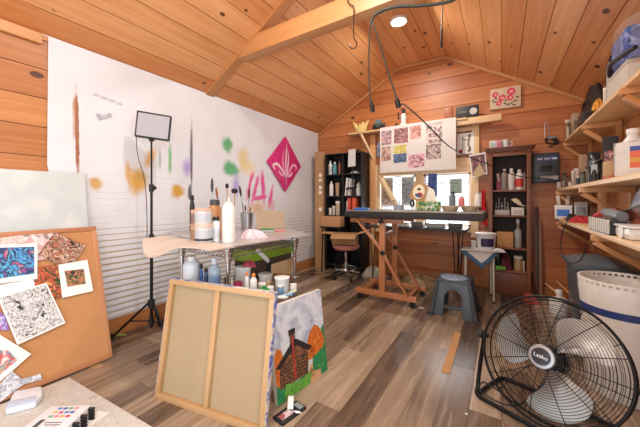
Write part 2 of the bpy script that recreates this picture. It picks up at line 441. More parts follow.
# ---------------------------------------------------------------- white covering on the left wall
def cover_mat():
    n = NT('painted_sheeting'); o = n.obj(); sp = n.n('ShaderNodeSeparateXYZ'); n.l(o, sp.inputs[0])
    y, z = sp.outputs[1], sp.outputs[2]
    col = n.mix(n.noise(o, 5, 4), lin('d3d4d8'), lin('e6e7ea'))
    d1 = n.noise(o, 7, 4); d2 = n.noise(o, 40, 3)
    def blob(cy, cz, ry, rz, c, amt=.85, soft=.6, rot=0):
        nonlocal col
        a = n.math('SUBTRACT', y, cy); b = n.math('SUBTRACT', z, cz)
        if rot:
            ca, sa = math.cos(rot), math.sin(rot)
            a, b = n.math('ADD', n.math('MULTIPLY', a, ca), n.math('MULTIPLY', b, sa)), n.math('SUBTRACT', n.math('MULTIPLY', b, ca), n.math('MULTIPLY', a, sa))
        a = n.math('DIVIDE', a, ry); b = n.math('DIVIDE', b, rz)
        d = n.math('SQRT', n.math('ADD', n.math('MULTIPLY', a, a), n.math('MULTIPLY', b, b)))
        d = n.math('ADD', d, n.math('MULTIPLY_ADD', d1, 1.4, n.math('MULTIPLY_ADD', d2, .5, -.95)))
        e = n.n('ShaderNodeMapRange'); e.interpolation_type = 'SMOOTHSTEP'; n.l(d, e.inputs[0])
        e.inputs[1].default_value = 1+soft*.5; e.inputs[2].default_value = 1-soft; e.inputs[3].default_value = 0; e.inputs[4].default_value = amt
        col = n.mix(e.outputs[0], col, lin(c))
    def at(px, py): p = PX(px, py, XL+.01); return p.y, p.z
    def B(px, py, wx, wy, c, amt=.85, soft=.6, rot=0):
        p = PX(px, py, XL+.01); q0 = PX(px-wx, py, XL+.01); q1 = PX(px+wx, py, XL+.01); d = depth(p)
        blob(p.y, p.z, (q1.y-q0.y)/2, wy*d/S, c, amt, soft, rot)
    B(96, 184, 6, 7, 'c9962c', .85); B(137, 181, 12, 15, 'cc9826', .9); B(150, 158, 5, 14, 'cc9826', .8, .8, -.5); B(128, 170, 4, 12, 'cc9826', .7, .8); B(178, 191, 7, 7, 'cc9826', .95)
    B(228, 144, 6, 9, '1f9e4e', .85); B(231, 169, 9, 7, '1fa04e', .85); B(244, 160, 6, 14, 'd9b640', .6, .8); B(170, 160, 2, 16, '58b058', .8); B(160, 158, 1.5, 12, '3f7f4c', .5)
    B(187, 168, 5, 9, '9a80cc', .75, .9); B(236, 186, 4, 12, '9a80cc', .75, .9); B(249, 168, 7, 8, 'e8c860', .5, .9)
    for (px, py, wx, wy, r) in ((255, 190, 2.2, 16, -.35), (263, 186, 2.2, 15, .1), (271, 196, 2.2, 13, -.25), (259, 198, 9, 2.5, .2), (250, 185, 2, 14, -.3)):
        B(px, py, wx, wy, 'dc3f8e', .95, .6, r)
    B(258, 208, 8, 7, 'd99a4a', .7, .8); B(272, 206, 3, 6, 'e07a8a', .5)
    B(191.5, 160, 1.3, 36, '2f2a2e', .8, .5); B(77, 130, 2.8, 42, '9a5c34', .95, .3, .02); B(74, 120, 2, 25, 'b98a66', .6, .4); B(190, 193, 2, 9, '222222', .85, .4)
    for (px, py) in ((96, 95), (104, 98), (112, 101), (120, 104)): B(px, py, 4, 1.6, 'b9b4b6', .8, .5)
    n.l(col, n.b.inputs['Base Color']); n.set(Roughness=.45); n.bump(d2, .05, .003); return n.m
COVER = cover_mat()
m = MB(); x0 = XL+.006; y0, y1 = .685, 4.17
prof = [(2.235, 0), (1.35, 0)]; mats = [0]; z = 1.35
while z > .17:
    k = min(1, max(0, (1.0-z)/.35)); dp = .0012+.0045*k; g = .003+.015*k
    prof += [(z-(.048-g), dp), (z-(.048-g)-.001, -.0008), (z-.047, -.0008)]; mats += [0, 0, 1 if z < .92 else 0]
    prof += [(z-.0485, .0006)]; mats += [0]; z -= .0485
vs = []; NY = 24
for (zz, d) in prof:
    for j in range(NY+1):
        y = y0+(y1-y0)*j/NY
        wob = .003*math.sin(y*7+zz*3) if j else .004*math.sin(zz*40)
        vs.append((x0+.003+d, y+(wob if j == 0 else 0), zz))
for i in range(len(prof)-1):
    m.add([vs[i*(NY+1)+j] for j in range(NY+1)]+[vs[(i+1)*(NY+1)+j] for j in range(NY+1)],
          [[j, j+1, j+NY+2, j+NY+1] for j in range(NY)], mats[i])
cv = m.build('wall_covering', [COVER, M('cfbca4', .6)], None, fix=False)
tag(cv, 'white ridged sheeting with sprayed paint blots nailed over the left wall', 'wall covering')
LAMPS = [(-.94, 3.1), (-.94, 1.1), (-.94, -.7)]
def ring(c, r, a=Vector((1, 0, 0)), b=Vector((0, 0, 1)), n=48):
    return [Vector(c)+a*r*math.cos(2*PI*i/n)+b*r*math.sin(2*PI*i/n) for i in range(n)]
t = thing('ceiling_light', 'small round recessed ceiling light glowing above the long header shelf', 'ceiling light', (-.94, 3.1, ZT-.03))
m = MB(); m.lathe([(.075, .03), (.095, .03), (.095, .012), (.078, .008), (.075, .03)], n=40); m.build('trim_ring', WHITE, t)
m = MB(); m.lathe([(0, .012), (.076, .012), (.076, .016), (0, .016)], n=40); m.build('diffuser', emit('lamp_glow', 'fff0d8', 9), t)

# ================================================================ floor fan
FC = Vector((.19, 1.752, .34)); az, el = -1.9739, .3943
fn = Vector((math.cos(az)*math.cos(el), math.sin(az)*math.cos(el), math.sin(el)))
fa = fn.cross(Vector((0, 0, 1))).normalized(); fb = fa.cross(fn)        # fa: across, fb: up in the fan plane
if fb.z < 0: fb = -fb
fan = thing('floor_fan', 'large black wire grille floor fan tilted upwards on the floor at right', 'fan', (.19, 1.75, 0))
def F(r, a, d): return FC+fa*r*math.cos(a)+fb*r*math.sin(a)+fn*d
R_ = .285
def dome(r): return .075*(1-(r/R_)**2.4)
m = MB()
nr_ = 22
for i in range(nr_):
    r = .058+(R_-.058)*i/(nr_-1); m.tube([F(r, 2*PI*k/72, .01+dome(r)) for k in range(72)], .00125, 5, True)
for k in range(12):
    a = 2*PI*k/12+.13; m.tube([F(.05+(R_-.05)*j/10, a, .0075+dome(.05+(R_-.05)*j/10)) for j in range(11)], .002, 5)
m.build('front_grille', BLKMET, fan, world=True)
m = MB()
for i in range(11):
    r = .07+(R_-.07)*i/10; m.tube([F(r, 2*PI*k/64, -.075-.045*(1-(r/R_)**2)) for k in range(64)], .0011, 5, True)
for k in range(10):
    a = 2*PI*k/10; m.tube([F(.06+(R_-.06)*j/8, a, -.075-.045*(1-((.06+(R_-.06)*j/8)/R_)**2)) for j in range(9)]+[F(R_, a, .005)], .002, 5)
m.build('rear_grille', BLKMET, fan, world=True)
m = MB(); m.tube([F(R_+.003, 2*PI*k/72, .006) for k in range(72)], .0065, 8, True); m.tube([F(R_, 2*PI*k/72, -.07) for k in range(72)], .004, 8, True)
m.build('rim', BLKMET, fan, world=True)
FR = Matrix((fa, fb, fn)).transposed()
BLADE = M('a5a39f', .38, .5, name='fan_blade_metal')
BA = 1.15-.95*(1 if fa.dot(Vector((cT, sT, 0))) > 0 else -1)
for k in range(3):
    a0 = BA+k*2*PI/3
    def bl(u, v, a0=a0):
        r = .05+.205*u
        wdt = .22+.46*math.sin(min(1, u*1.15)*PI*.52)-.10*max(0, u-.8)*5
        edge = (v-.5)*2
        a = a0+edge*wdt*(1-.25*u if edge > 0 else 1)+.35*u*u
        rr = r*(1-.10*edge*edge*u)
        return FC+fa*rr*math.cos(a)+fb*rr*math.sin(a)+fn*(-.02+.034*edge*(1-.35*u)-.012*(1-edge*edge))
    m = MB(); m.sheet(bl, 14, 12, t=.0015); m.build('blade', BLADE, fan, world=True)
m = MB(); m.lathe([(0, -.15), (.05, -.145), (.062, -.12), (.062, -.06), (.05, -.045), (0, -.045)], FC, 28, R=FR); m.build('motor', BLKMET, fan, world=True)
m = MB(); m.lathe([(0, -.05), (.03, -.05), (.034, -.005), (.028, .02), (0, .022)], FC, 28, R=FR); m.build('blade_hub', DGREY, fan, world=True)
m = MB(); m.lathe([(0, .078), (.051, .078), (.053, .086), (.049, .091), (.037, .0925), (0, .0925)], FC, 44, R=FR); hb = m.build('hub_badge', M('a9adb1', .35, .7), fan, world=True)
m = MB(); m.lathe([(0, .092), (.0375, .092), (.037, .096), (.025, .0975), (0, .098)], FC, 40, R=FR); m.build('badge_face', M('23262f', .35), hb, world=True)
def text(s, size, R, loc, mat, name, parent=None, th=.0008):
    cu = bpy.data.curves.new(name, 'FONT'); cu.body = s; cu.size = size; cu.align_x = 'CENTER'; cu.align_y = 'CENTER'; cu.extrude = th
    o = bpy.data.objects.new(name, cu); COL.objects.link(o); dg = bpy.context.evaluated_depsgraph_get()
    me = bpy.data.meshes.new_from_object(o.evaluated_get(dg)); bpy.data.objects.remove(o)
    me.transform(Matrix.Translation(loc) @ R.to_4x4())
    if parent is not None: me.transform(rootmat(parent).inverted())
    me.materials.clear(); me.materials.append(mat); o = bpy.data.objects.new(name, me); COL.objects.link(o); o.parent = parent; return o
TR_ = FR.copy() if fa.dot(Vector((cT, sT, 0))) > 0 else Matrix((-fa, fb, fn)).transposed()
if TR_.determinant() < 0: TR_ = Matrix((fb.cross(fn), fb, fn)).transposed()
TR_ = TR_ @ Matrix.Rotation(-.08, 3, 'Z')
text('Lasko', .024, TR_, FC+fn*.0985, M('e6e6ea', .3), 'badge_lettering', hb)
tp_ = PX(104.5, 116, XL+.0145); text('Bue', .072, Matrix(((0, 0, 1), (1, 0, 0), (0, 1, 0))) @ Matrix.Rotation(.5, 3, 'Z'), tp_, M('a0a2aa', .6), 'handwriting', cv, .0003)
# tubular stand: two uprights that bend into a floor bar, with pivot knobs
rt = fa if fa.dot(Vector((cT, sT, 0))) > 0 else -fa
pl, pr = FC-rt*.305-fn*.03, FC+rt*.305-fn*.03
bk_ = Vector((-fn.x, -fn.y, 0)).normalized()
def gz(p, z=.014): return Vector((p.x, p.y, z))
m = MB()
L1 = [pl, pl-Vector((0, 0, .07))+bk_*.005-rt*.012, gz(pl, .10)-rt*.03, gz(pl, .035)-rt*.022-bk_*.03, gz(pl)-rt*.0-bk_*.075]
Rr = [pr, pr-Vector((0, 0, .07))+rt*.012, gz(pr, .10)+rt*.03, gz(pr, .035)+rt*.022-bk_*.03, gz(pr)-bk_*.075]
m.tube(smooth(L1+[gz(pl)+rt*.10-bk_*.085, gz(pr)-rt*.10-bk_*.085]+Rr[::-1], 6), .011, 10)
m.tube(smooth([gz(pl)-rt*.004-bk_*.06, gz(pl)+bk_*.12, gz(pl)+rt*.06+bk_*.22, gz(pr)-rt*.06+bk_*.22, gz(pr)+bk_*.12, gz(pr)-bk_*.06], 6), .011, 10)
m.build('stand', BLKMET, fan, world=True)
for p, sg in ((pl, -1), (pr, 1)):
    m = MB(); RX = Matrix((fb, fn, rt*sg)).transposed(); m.lathe([(0, -.02), (.012, -.02), (.012, .008), (.022, .01), (.024, .026), (.018, .032), (0, .032)], p, 16, R=RX); m.build('pivot_knob', RUBBER, fan, world=True)
c0 = FC-fn*.14
m = MB(); m.tube(smooth([c0, c0-fn*.04-Vector((0, 0, .08))-rt*.03, gz(pl, .05)+rt*.18-bk_*.05, gz(pl, .05)+rt*.03-bk_*.09, gz(pl, .09)+rt*.02-bk_*.06, gz(pl, .085)+rt*.10-bk_*.06, gz(pl, .03)+rt*.22-bk_*.02, gz(pr, .006)-rt*.14+bk_*.05, gz(pr, .006)+bk_*.35], 8), .0042, 7)
m.build('power_cord', BLACK, fan, world=True)

# ================================================================ canvases leaning on the wire cart
def leaning(B0, B1, up, h):
    """local axes of a leaning panel: along its base, up its face"""
    ex = (B1-B0).normalized(); return ex, up
B0, B1 = PZ(154, 398, 0), PZ(263, 437, 0)
ex = (B1-B0).normalized(); W_ = (B1-B0).length
back = Vector((-ex.y, ex.x, 0)); up = (Vector((0, 0, .632))+back*.10).normalized(); nf = ex.cross(up)      # nf towards the camera
hgt = .645
def Cn(u, v, d=0): return B0+ex*u+up*v+nf*d
cv = thing('stretched_canvas', 'big stretched canvas seen from its beige back, leaning on the wire cart', 'canvas', tuple(B0+ex*W_/2))
R3 = Matrix((ex, up, nf)).transposed()
m = MB(); bw, td = .029, .026
m.box(Cn(W_/2, bw/2, -td/2), (W_, bw, td), R=R3); m.box(Cn(W_/2, hgt-bw/2, -td/2), (W_, bw, td), R=R3)
for u in (bw/2, W_-bw/2): m.box(Cn(u, hgt/2, -td/2-.0008), (bw, hgt-bw*2+.002, td-.002), R=R3)
m.build('stretcher_frame', TANW, cv, .003, world=True)
m = MB(); m.box(Cn(W_*.495, hgt/2, -td/2-.003), (.03, hgt-bw*2, td-.006), R=R3); m.build('centre_brace', TANW, cv, .003, world=True)
m = MB(); m.box(Cn(W_/2, hgt/2, -td-.002), (W_+.004, hgt+.004, .004), R=R3); m.build('canvas_cloth', M('ab9676', .9, var=.03, bump=.15, scale=60), cv, world=True)
m = MB()
for u in (-.002, W_+.002): m.box(Cn(u, hgt/2, -td/2-.004), (.003, hgt, td), R=R3)
for v in (-.0015, hgt+.002): m.box(Cn(W_/2, v if v > 0 else .0015, -td/2-.004), (W_, .003, td), R=R3)
m.build('folded_edge', art('painted_canvas_edge', ['e8e2d4', 'd9d2c4', '4060b8', 'e8e2d4', 'b9a98c'], 9, lo=.35, hi=.68), cv, world=True)

# painting of a log cabin, leaning behind
P1, P0 = PZ(327.5, 370, 0), PZ(276, 408, 0)
ex2 = (P1-P0).normalized(); P0 = P1-ex2*.43; pb = Vector((-ex2.y, ex2.x, 0)); up2 = (Vector((0, 0, .512))+pb*.06).normalized(); nf2 = ex2.cross(up2)
def Pn(u, v, d=0): return P1-ex2*(.43-u)+up2*v+nf2*d
pt = thing('cabin_painting', 'painting of a log cabin and autumn trees leaning behind the big canvas', 'painting', tuple(P1-ex2*.21))
R4 = Matrix((ex2, up2, nf2)).transposed(); PW, PH = .43, .515
m = MB(); m.box(Pn(PW/2, PH/2, -.012), (PW, PH, .024), R=R4); m.build('canvas_body', M('e2ddd2', .8), pt, .002, world=True)
SKY = art('painted_grey_sky', ['8593a8', 'c3ccd8', 'e4e8ec', 'a9b5c4', 'd8dee6'], 6, dist=.3, lo=.3, hi=.7); GRN = art('painted_green', ['1f5a38', '2f9a50', '1c7a5a', '58b040'], 22); ORG = art('painted_orange_tree', ['a8481c', 'e08030', 'c85a20', 'f0a050'], 26)
LOG = art('painted_logs', ['2a1c18', '8a5a3a', '3a2a24', 'b07a50', '2a1c18'], 30); ROOF = M('2c2628', .7); EARTH = art('painted_earth', ['c08a5a', 'e0b080', '9a6a48'], 18)
m = MB()
def poly(pts, d, mi):
    if mi in (4, 5, 7): pts = [(max(0, (u-.42)*1.25+.33), v*1.08) for u, v in pts]
    if mi == 3 and pts[0][0] > .5: pts = [((u-.82)*1.3+.79, (v-.3)*1.1+.3) for u, v in pts]
    m.slab([Pn(u*PW, (v if mi == 0 else v*.8)*PH, d) for u, v in pts], .0004, mi)
poly([(0, 0), (1, 0), (1, 1), (0, 1)], .0006, 0)
poly([(.0, 0), (1, 0), (1, .30), (.8, .2), (.55, .16), (.3, .14), (0, .3)], .0010, 2)
poly([(.55, .0), (.85, 0), (.84, .2), (.72, .3), (.62, .2)], .0014, 6)
poly([(.86, .3), (1, .3), (1, .72), (.93, .66), (.88, .5)], .0012, 2)
poly([(.66, .32), (.8, .30), (.92, .34), (.97, .46), (.94, .58), (.88, .68), (.82, .73), (.74, .66), (.68, .56), (.71, .44)], .0018, 3)
poly([(.68, .14), (.8, .10), (.96, .16), (1, .34), (.9, .38), (.8, .34), (.7, .33)], .0022, 2)
poly([(0, .25), (.06, .2), (.14, .28), (.16, .5), (.12, .66), (.05, .7), (0, .62)], .0016, 3)
poly([(.20, .16), (.62, .14), (.66, .42), (.46, .62), (.22, .44)], .0020, 4)
poly([(.14, .42), (.43, .66), (.47, .66), (.72, .45), (.66, .42), (.46, .58), (.22, .40)], .0024, 5)
poly([(.38, .2), (.46, .2), (.46, .76), (.38, .76)], .0026, 4); poly([(.41, .18), (.435, .18), (.435, .7), (.41, .7)], .0030, 7); poly([(.37, .73), (.47, .73), (.47, .80), (.37, .80)], .0030, 5)
for k in range(6): poly([(.23+.0*k, .19+.04*k), (.37, .19+.045*k), (.37, .2+.045*k), (.23, .2+.04*k)], .0028, 5)
for k in range(6): poly([(.47, .19+.045*k), (.63, .17+.04*k), (.63, .18+.04*k), (.47, .2+.045*k)], .0028, 5)
poly([(.10, 0), (.6, .0), (.66, .15), (.4, .13), (.16, .2)], .0032, 8)
m.build('picture_face', [SKY, SKY, GRN, ORG, LOG, ROOF, EARTH, M('b83a3a', .6), art('painted_grass', ['3f8a30', '70b848', '2f6a34'], 20)], pt, world=True)

# ================================================================ boards at the left
sheet = MB(); sheet.box((-2.27-.0-(-.28)/2*0, .0, 0), (.001, .001, .001)); sheet = MB()
q0 = PZ(69, 377.5, .010); q1 = PZ(152, 427, .010); dirx = (q1-q0).normalized(); q2 = q0+dirx*1.5
sheet.prism([(q0.x, q0.y), (q2.x, q2.y), (q2.x-.05, -.75), (q0.x-.05, -.75)], .0, .012, 'xy')
wsolo('painted_plywood_sheet', sheet, art('speckled_white_paint', ['bdbab2', 'd8d6d0', 'cbc9c2', 'e0deda'], 30, dist=.4, rough=.7), 'white speckled painted sheet lying on the floor below the cork board', 'floor sheet', bev=.002)
wb = thing('whiteboard', 'plain whitish board leaning on the left wall behind the cork board', 'whiteboard', (-2.55, .3, 0))
a, b = Vector((-2.645, .889, 1.295)), Vector((-2.50, .905, .0)); sy = -1.25
R5u = (a-b).normalized(); R5x = Vector((0, 1, 0)); R5n = R5x.cross(R5u)
R5x = Vector((0, 1, 0)); ctr = (a+b)/2+Vector((0, sy/2, 0)); Hh = (a-b).length
R5 = Matrix((R5x, R5u, R5n)).transposed()
m = MB(); m.box(ctr, (1.25, Hh, .012), R=R5); m.build('board', art('wiped_whiteboard', ['b9c6c6', 'cdd4d3', 'c4cecd', 'd8dcdb'], 3.2, dist=.3, rough=.35), wb, .002, world=True)
for k, (y, w_) in enumerate(((.865, .03), (.79, .03), (.62, .03), (.585, .03))):
    pc = PX(57-(k*0), 227, -2.57); yy = [.75, .56, .535, .80][k]
    m = MB(); zz = .895; X_ = -2.645+(1.295-zz)*(.145/1.295)
    m.box((X_+.012, yy, zz), (.012, .018 if k < 3 else .10, .012)); m.build('marker_clip' if k < 3 else 'tray_strip', DGREY if k < 3 else M('9aa4b8', .4), wb, world=True)
CORK = NT('cork'); o_ = CORK.obj(); CORK.l(CORK.mix(CORK.noise(o_, 160, 2), lin('a8703f'), lin('cf9a68')), CORK.b.inputs['Base Color']); CORK.set(Roughness=.9); CORK.bump(CORK.noise(o_, 200), .2, .002); CORK = CORK.m
cb = thing('cork_board', 'wood framed cork pinboard covered in prints, leaning against the whiteboard at left', 'pinboard', (-2.3, .3, .012))
bB, bT = Vector((-2.275, .925, .014)), Vector((-2.56, .93, .905)); cu_ = (bT-bB).normalized(); cx_ = Vector((0, 1, 0)); cn_ = cx_.cross(cu_); CH = (bT-bB).length; CW = 1.35
def K(y, v, d=0): return bB+Vector((0, y-.925, 0))+cu_*v+cn_*d        # y: along the wall, v: up the board
R6 = Matrix((cx_, cu_, cn_)).transposed(); fw = .032
m = MB()
m.box(K(.925-CW/2, fw/2, -.009), (CW, fw, .018), R=R6); m.box(K(.925-CW/2, CH-fw/2, -.009), (CW, fw, .018), R=R6)
for y in (.925-fw/2, .925-CW+fw/2): m.box(K(y, CH/2, -.0085), (fw, CH-2*fw+.002, .017), R=R6)
m.build('frame', pine('cork_frame', 'c98e62', 'a8704a', knots=False), cb, .003, world=True)
m = MB(); m.box(K(.925-CW/2, CH/2, -.012), (CW-.02, CH-.02, .010), R=R6); m.build('cork_panel', CORK, cb, world=True)
def onboard(px, py):
    d = Vector(ray(px, py)); o = Vector((0, 0, H)); t = (bB-o).dot(cn_)/d.dot(cn_); p = o+d*t; return p
def pin_print(name, px4, mats, label, cat, off, inner=None, group='prints pinned on the cork board', hgt_=.0012):
    r = thing(name, label, cat, tuple(onboard(*px4[0])+cn_*off), 0, group)
    q = [onboard(*p)+cn_*off for p in px4]
    m = MB(); m.slab(q, hgt_); 
    if m.f and (q[1]-q[0]).cross(q[2]-q[0]).dot(cn_) < 0: m = MB(); m.slab(q[::-1], hgt_)
    m.build('sheet', mats[0], r, world=True)
    if inner is not None:
        c_ = sum(q, Vector())/len(q)
        if isinstance(inner, float): qi = [c_+(p-c_)*inner+cn_*.0008 for p in q]
        else: qi = [onboard(*p)+cn_*(off+.0008) for p in inner]
        m = MB(); m.slab(qi if (qi[1]-qi[0]).cross(qi[2]-qi[0]).dot(cn_) > 0 else qi[::-1], .0006); m.build('printed_picture', mats[1], r, world=True)
    return r
FLW = art('floral_print', ['1c1a1c', '2a2a26', 'c87858', '22261e', 'e0b8a0', '1c1a1c', 'a8483c', 'e8d4c4'], 24, dist=1.0)
pin_print('art_print', [(0, 238), (24, 235), (24, 243), (0, 247)], [art('pink_print', ['e8a0a0', 'f0d0c8', 'd87a7a'], 18)], 'pale pink print with its top edge showing behind the blue print', 'art print', .002)
pin_print('art_print', [(23, 235), (57, 233), (60, 258), (24, 262)], [art('pale_floral', ['efe6e2', 'c88a8a', 'e9dcd8', '8a7a78', 'f4efec'], 30, 'voronoi')], 'pale floral print between the blue print and the dark bouquet', 'art print', .0035)
pin_print('art_print', [(54, 232), (86, 246), (70, 268), (37, 256)], [FLW], 'tilted dark bouquet print with peach flowers at the top of the cork board', 'art print', .0055)
pin_print('art_print', [(-2, 245), (37, 243.5), (37, 279), (-2, 284)], [PAPER, art('blue_floral', ['1c1c28', '3a70c8', '58b8e0', '20202a', '1a4a90', 'c85060', '70d0d8'], 17, dist=2)], 'white bordered print of blue flowers on black at the left edge of the board', 'art print', .0075, [(-2, 248), (34, 247), (34, 274), (-2, 279)])
pin_print('art_print', [(33, 268), (58, 264), (62, 297), (36, 301)], [art('red_tulip', ['17181a', '2c5a2a', 'd85a3a', '17181a', 'f09060', '7ab040'], 20, dist=1.5)], 'dark print of orange tulips with bright green stems beside the white sheet', 'art print', .004)
pin_print('art_print', [(58, 265), (87, 260), (93, 291), (62, 298)], [PAPER, art('small_tulips', ['15171a', '22262a', 'd8886a', '4a6a34', '15171a', 'e8b090'], 32, dist=1.5)], 'white sheet with a small dark picture of pink tulips at its centre', 'art print', .006, [(64, 271), (83.5, 269), (85.5, 284), (67, 287)])
pin_print('art_print', [(0, 285), (33, 279), (36, 288), (0, 296)], [M('e4ecf0', .6)], 'pale blank sheet sticking out under the blue flower print', 'art print', .003)
pin_print('art_print', [(-3, 297), (46, 283), (65, 323), (17, 345)], [PAPER, art('ink_drawing', ['1c1c1e', '8a8a8c', 'efeeec', '3a3a3c', 'f4f3f0', '9a9a9a', 'f4f3f0', '2a2a2c'], 24, dist=1.0, lo=.32, hi=.68)], 'black and white ink print of a house among heaped flowers', 'art print', .009, .93)
pin_print('art_print', [(-2, 310), (5, 316), (9, 330), (-2, 330)], [art('red_blue_scrap', ['e8e8f0', '6a5ab8', 'e06070'], 30)], 'narrow print of red and violet at the left under the ink print', 'art print', .003)
pin_print('art_print', [(-2, 334), (31, 354), (-2, 383)], [PAPER, art('red_sail_print', ['1f3a6a', 'e8e0d8', 'c83a3a', '2aa0b8', 'f0a050', '1c1c28'], 16, dist=1.2)], 'white corner sheet with red, blue and orange picture, lower left of the board', 'art print', .008, [(-2, 350), (8, 350.5), (17, 360), (-2, 376)])
pin_print('paper_cutout', [(0, 384), (12, 371), (21, 379), (36, 375), (40, 373.5), (42, 379.5), (24, 384), (14, 391), (0, 402)], [art('grey_cutout', ['b8bcc4', 'dfe2e6', '9aa0aa', 'eeeef0'], 24)], 'grey and white shaped paper cut-out at the bottom edge of the cork board', 'paper cut-out', .004)
# things on the painted sheet
zt = .0125
c1 = PZ(24, 406, zt)
t = thing('white_packet', 'white folded packet with a pale blue fold on the speckled sheet', 'packet', tuple(c1))
q = [PZ(5, 416, zt), PZ(14, 397, zt), PZ(42, 391.5, zt), PZ(43, 400, zt), PZ(36, 408, zt)]; q = [p-c1 for p in q]
m = MB(); m.prism([(p.x, p.y) for p in q], 0, .035); m.build('body', M('e3e7ee', .5), t, .012)
m = MB(); q = [PZ(5, 416, zt)-c1, PZ(9, 408, zt)-c1, PZ(37, 402, zt)-c1, PZ(36, 408, zt)-c1]; m.prism([(p.x*.99, p.y*.99) for p in q], .030, .037); m.build('fold_flap', M('c5d4ea', .5), t, .002)
bh = .066; lT0, lT1, lB0 = PZ(51, 406, zt+bh), PZ(95, 405, zt+bh), PZ(41, 427, zt+bh); e1 = lT1-lT0
bx = e1.length; e1.normalized(); by = .24; e1 = e1.normalized(); nB = Vector((-e1.y, e1.x, 0)); c1 = lT0+e1*bx/2-nB*by/2; c1.z = zt
t = thing('marker_box', 'white box of black marker pens with printed colour swatches on its lid', 'marker set', tuple(c1), math.atan2(e1.y, e1.x))
m = MB(); m.box((-.010, 0, bh/2), (bx-.02, by, bh)); m.build('carton', M('e9e9ee', .5), t, .002)
m = MB()
for r_ in range(3):
    for k in range(4): m.box((-.045+k*.026, by/2-.02-.026*r_, bh+.0006), (.019, .014, .0012), mi=(r_*4+k) % 6)
m.build('colour_swatches', [M(c, .5) for c in ('5a8ac0', '4a6ab0', '7ab088', 'e08a98', 'd8b070', 'c8506a')], t)
m = MB()
for k in range(7): m.box((-.0+.006*(k % 3), .01-.014*k, bh+.0004), (.08-.012*(k % 3), .004, .0008))
m.box((-.062, -.0, bh+.0004), (.022, .06, .0008)); m.build('printed_text', M('55565c', .6), t)
for r_ in range(4):
    for k in range(5):
        m = MB(); RR = Matrix.Rotation(PI/2, 3, 'Y'); m.lathe([(0, 0), (.006, 0), (.0075, .006), (.0075, .045), (.0068, .048), (0, .048)], (bx/2-.043, by/2-.012-.05*k*.95, .009+.0155*r_), 12, R=RR); m.build('marker_pen', BLACK, t)
c1 = PZ(92, 421, zt)
m = MB(); m.box((0, 0, .002), (.06, .12, .003)); solo('white_card', m, PAPER, 'blank white card lying beside the marker box', 'card', tuple(c1), .3)
for (px, py, sx_, sy_, c, rz, lab) in ((96, 366, .10, .05, 'b08a5c', .4, 'tan scrap of card on the floor by the cork board corner'), (121, 335, .11, .05, '8a9a48', .5, 'green leaf shaped scrap on the floor under the light stand')):
    p = PZ(px, py, 0); m = MB(); m.prism([(-sx_/2, -sy_/3), (sx_*.2, -sy_/2), (sx_/2, 0), (sx_*.1, sy_/2), (-sx_*.4, sy_*.3)], 0, .004); solo('floor_scrap', m, M(c, .8), lab, 'scrap', tuple(p), rz)

# ================================================================ panel light on a tripod stand
c1 = PZ(151.5, 337, 0); dz_ = depth(c1)
st = thing('light_stand', 'black tripod light stand carrying the video light by the white wall', 'light stand', tuple(c1))
def zAt(py): return H+(200-py)/S*dz_
m = MB(); m.tube([(0, 0, .08), (0, 0, zAt(238))], .012, 12); m.build('lower_tube', BLKMET, st)
m = MB(); m.tube([(0, 0, zAt(239)), (0, 0, zAt(188))], .0095, 12); m.build('middle_tube', BLKMET, st)
m = MB(); m.tube([(0, 0, zAt(190)), (0, 0, zAt(141.5))], .007, 12); m.build('upper_tube', BLKMET, st)
for py in (238, 188):
    m = MB(); m.lathe([(.012, -.03), (.018, -.03), (.018, .03), (.012, .03)], (0, 0, zAt(py)), 16); cl = m.build('clamp', BLACK, st)
    m = MB(); m.lathe([(0, 0), (.006, 0), (.006, .02), (.016, .022), (.016, .035), (0, .036)], (.012, 0, zAt(py)), 12, R=Matrix.Rotation(PI/2, 3, 'Y')); m.build('clamp_knob', BLACK, cl)
m = MB(); m.lathe([(.012, -.035), (.026, -.03), (.026, .025), (.012, .03)], (0, 0, zAt(303)), 16); m.build('leg_collar', BLACK, st)
m = MB(); m.lathe([(.012, -.02), (.020, -.02), (.020, .02), (.012, .02)], (0, 0, .13), 16); m.build('lower_collar', BLACK, st)
f1 = PZ(112, 337.5, 0)-c1; ang0 = math.atan2(f1.y, f1.x); rl = f1.length
for k, fp in enumerate(((112, 337.5), (168, 341), (160, 325))):
    ft = PZ(*fp, .012)-c1; ft.z = .012; a = math.atan2(ft.y, ft.x)
    m = MB(); tp = Vector((.024*math.cos(a), .024*math.sin(a), zAt(303))); m.tube([tp, ft], .0085, 8); lg = m.build('leg', BLKMET, st)
    m = MB(); m.lathe([(0, -.012), (.013, -.012), (.014, .012), (.009, .03), (0, .03)], ft, 12); m.build('rubber_foot', RUBBER, lg)
    m = MB(); m.bar(tp*.0+Vector((.02*math.cos(a), .02*math.sin(a), .13)), tp+(ft-tp)*.52, .012, .006); m.build('leg_brace', BLKMET, lg)
c2 = c1+Vector((0, 0, zAt(141.3)))
pv = thing('panel_light', 'flat white video light panel in a black frame on the stand', 'video light', tuple(c2))
fx = Vector((cT, sT, 0)); rr_ = Matrix.Rotation(.32, 3, 'Z') @ fx; tl = (Vector((0, 0, 1))+Vector((sT, -cT, 0))*-.0).normalized(); tl = (Matrix.Rotation(-.10, 3, Vector((sT, -cT, 0))) @ Vector((0, 0, 1)))
px_ = dz_/S; pw, ph = 31*px_, 26*px_
nn = rr_.cross(tl).normalized(); rr_ = tl.cross(nn).normalized(); R7 = Matrix((rr_, tl, nn)).transposed()
if nn.dot(Vector((0, 0, H))-c2) < 0: nn = -nn
cc = Vector((.012, .008, .5*ph+.018))
m = MB(); m.box(cc-nn*.012, (pw, ph, .03), R=R7); m.build('housing', BLACK, pv, .006)
m = MB(); m.box(cc+nn*.0045, (pw*.90, ph*.86, .004), R=R7); m.build('diffuser', M('a9a9ae', .5, var=.01), pv)
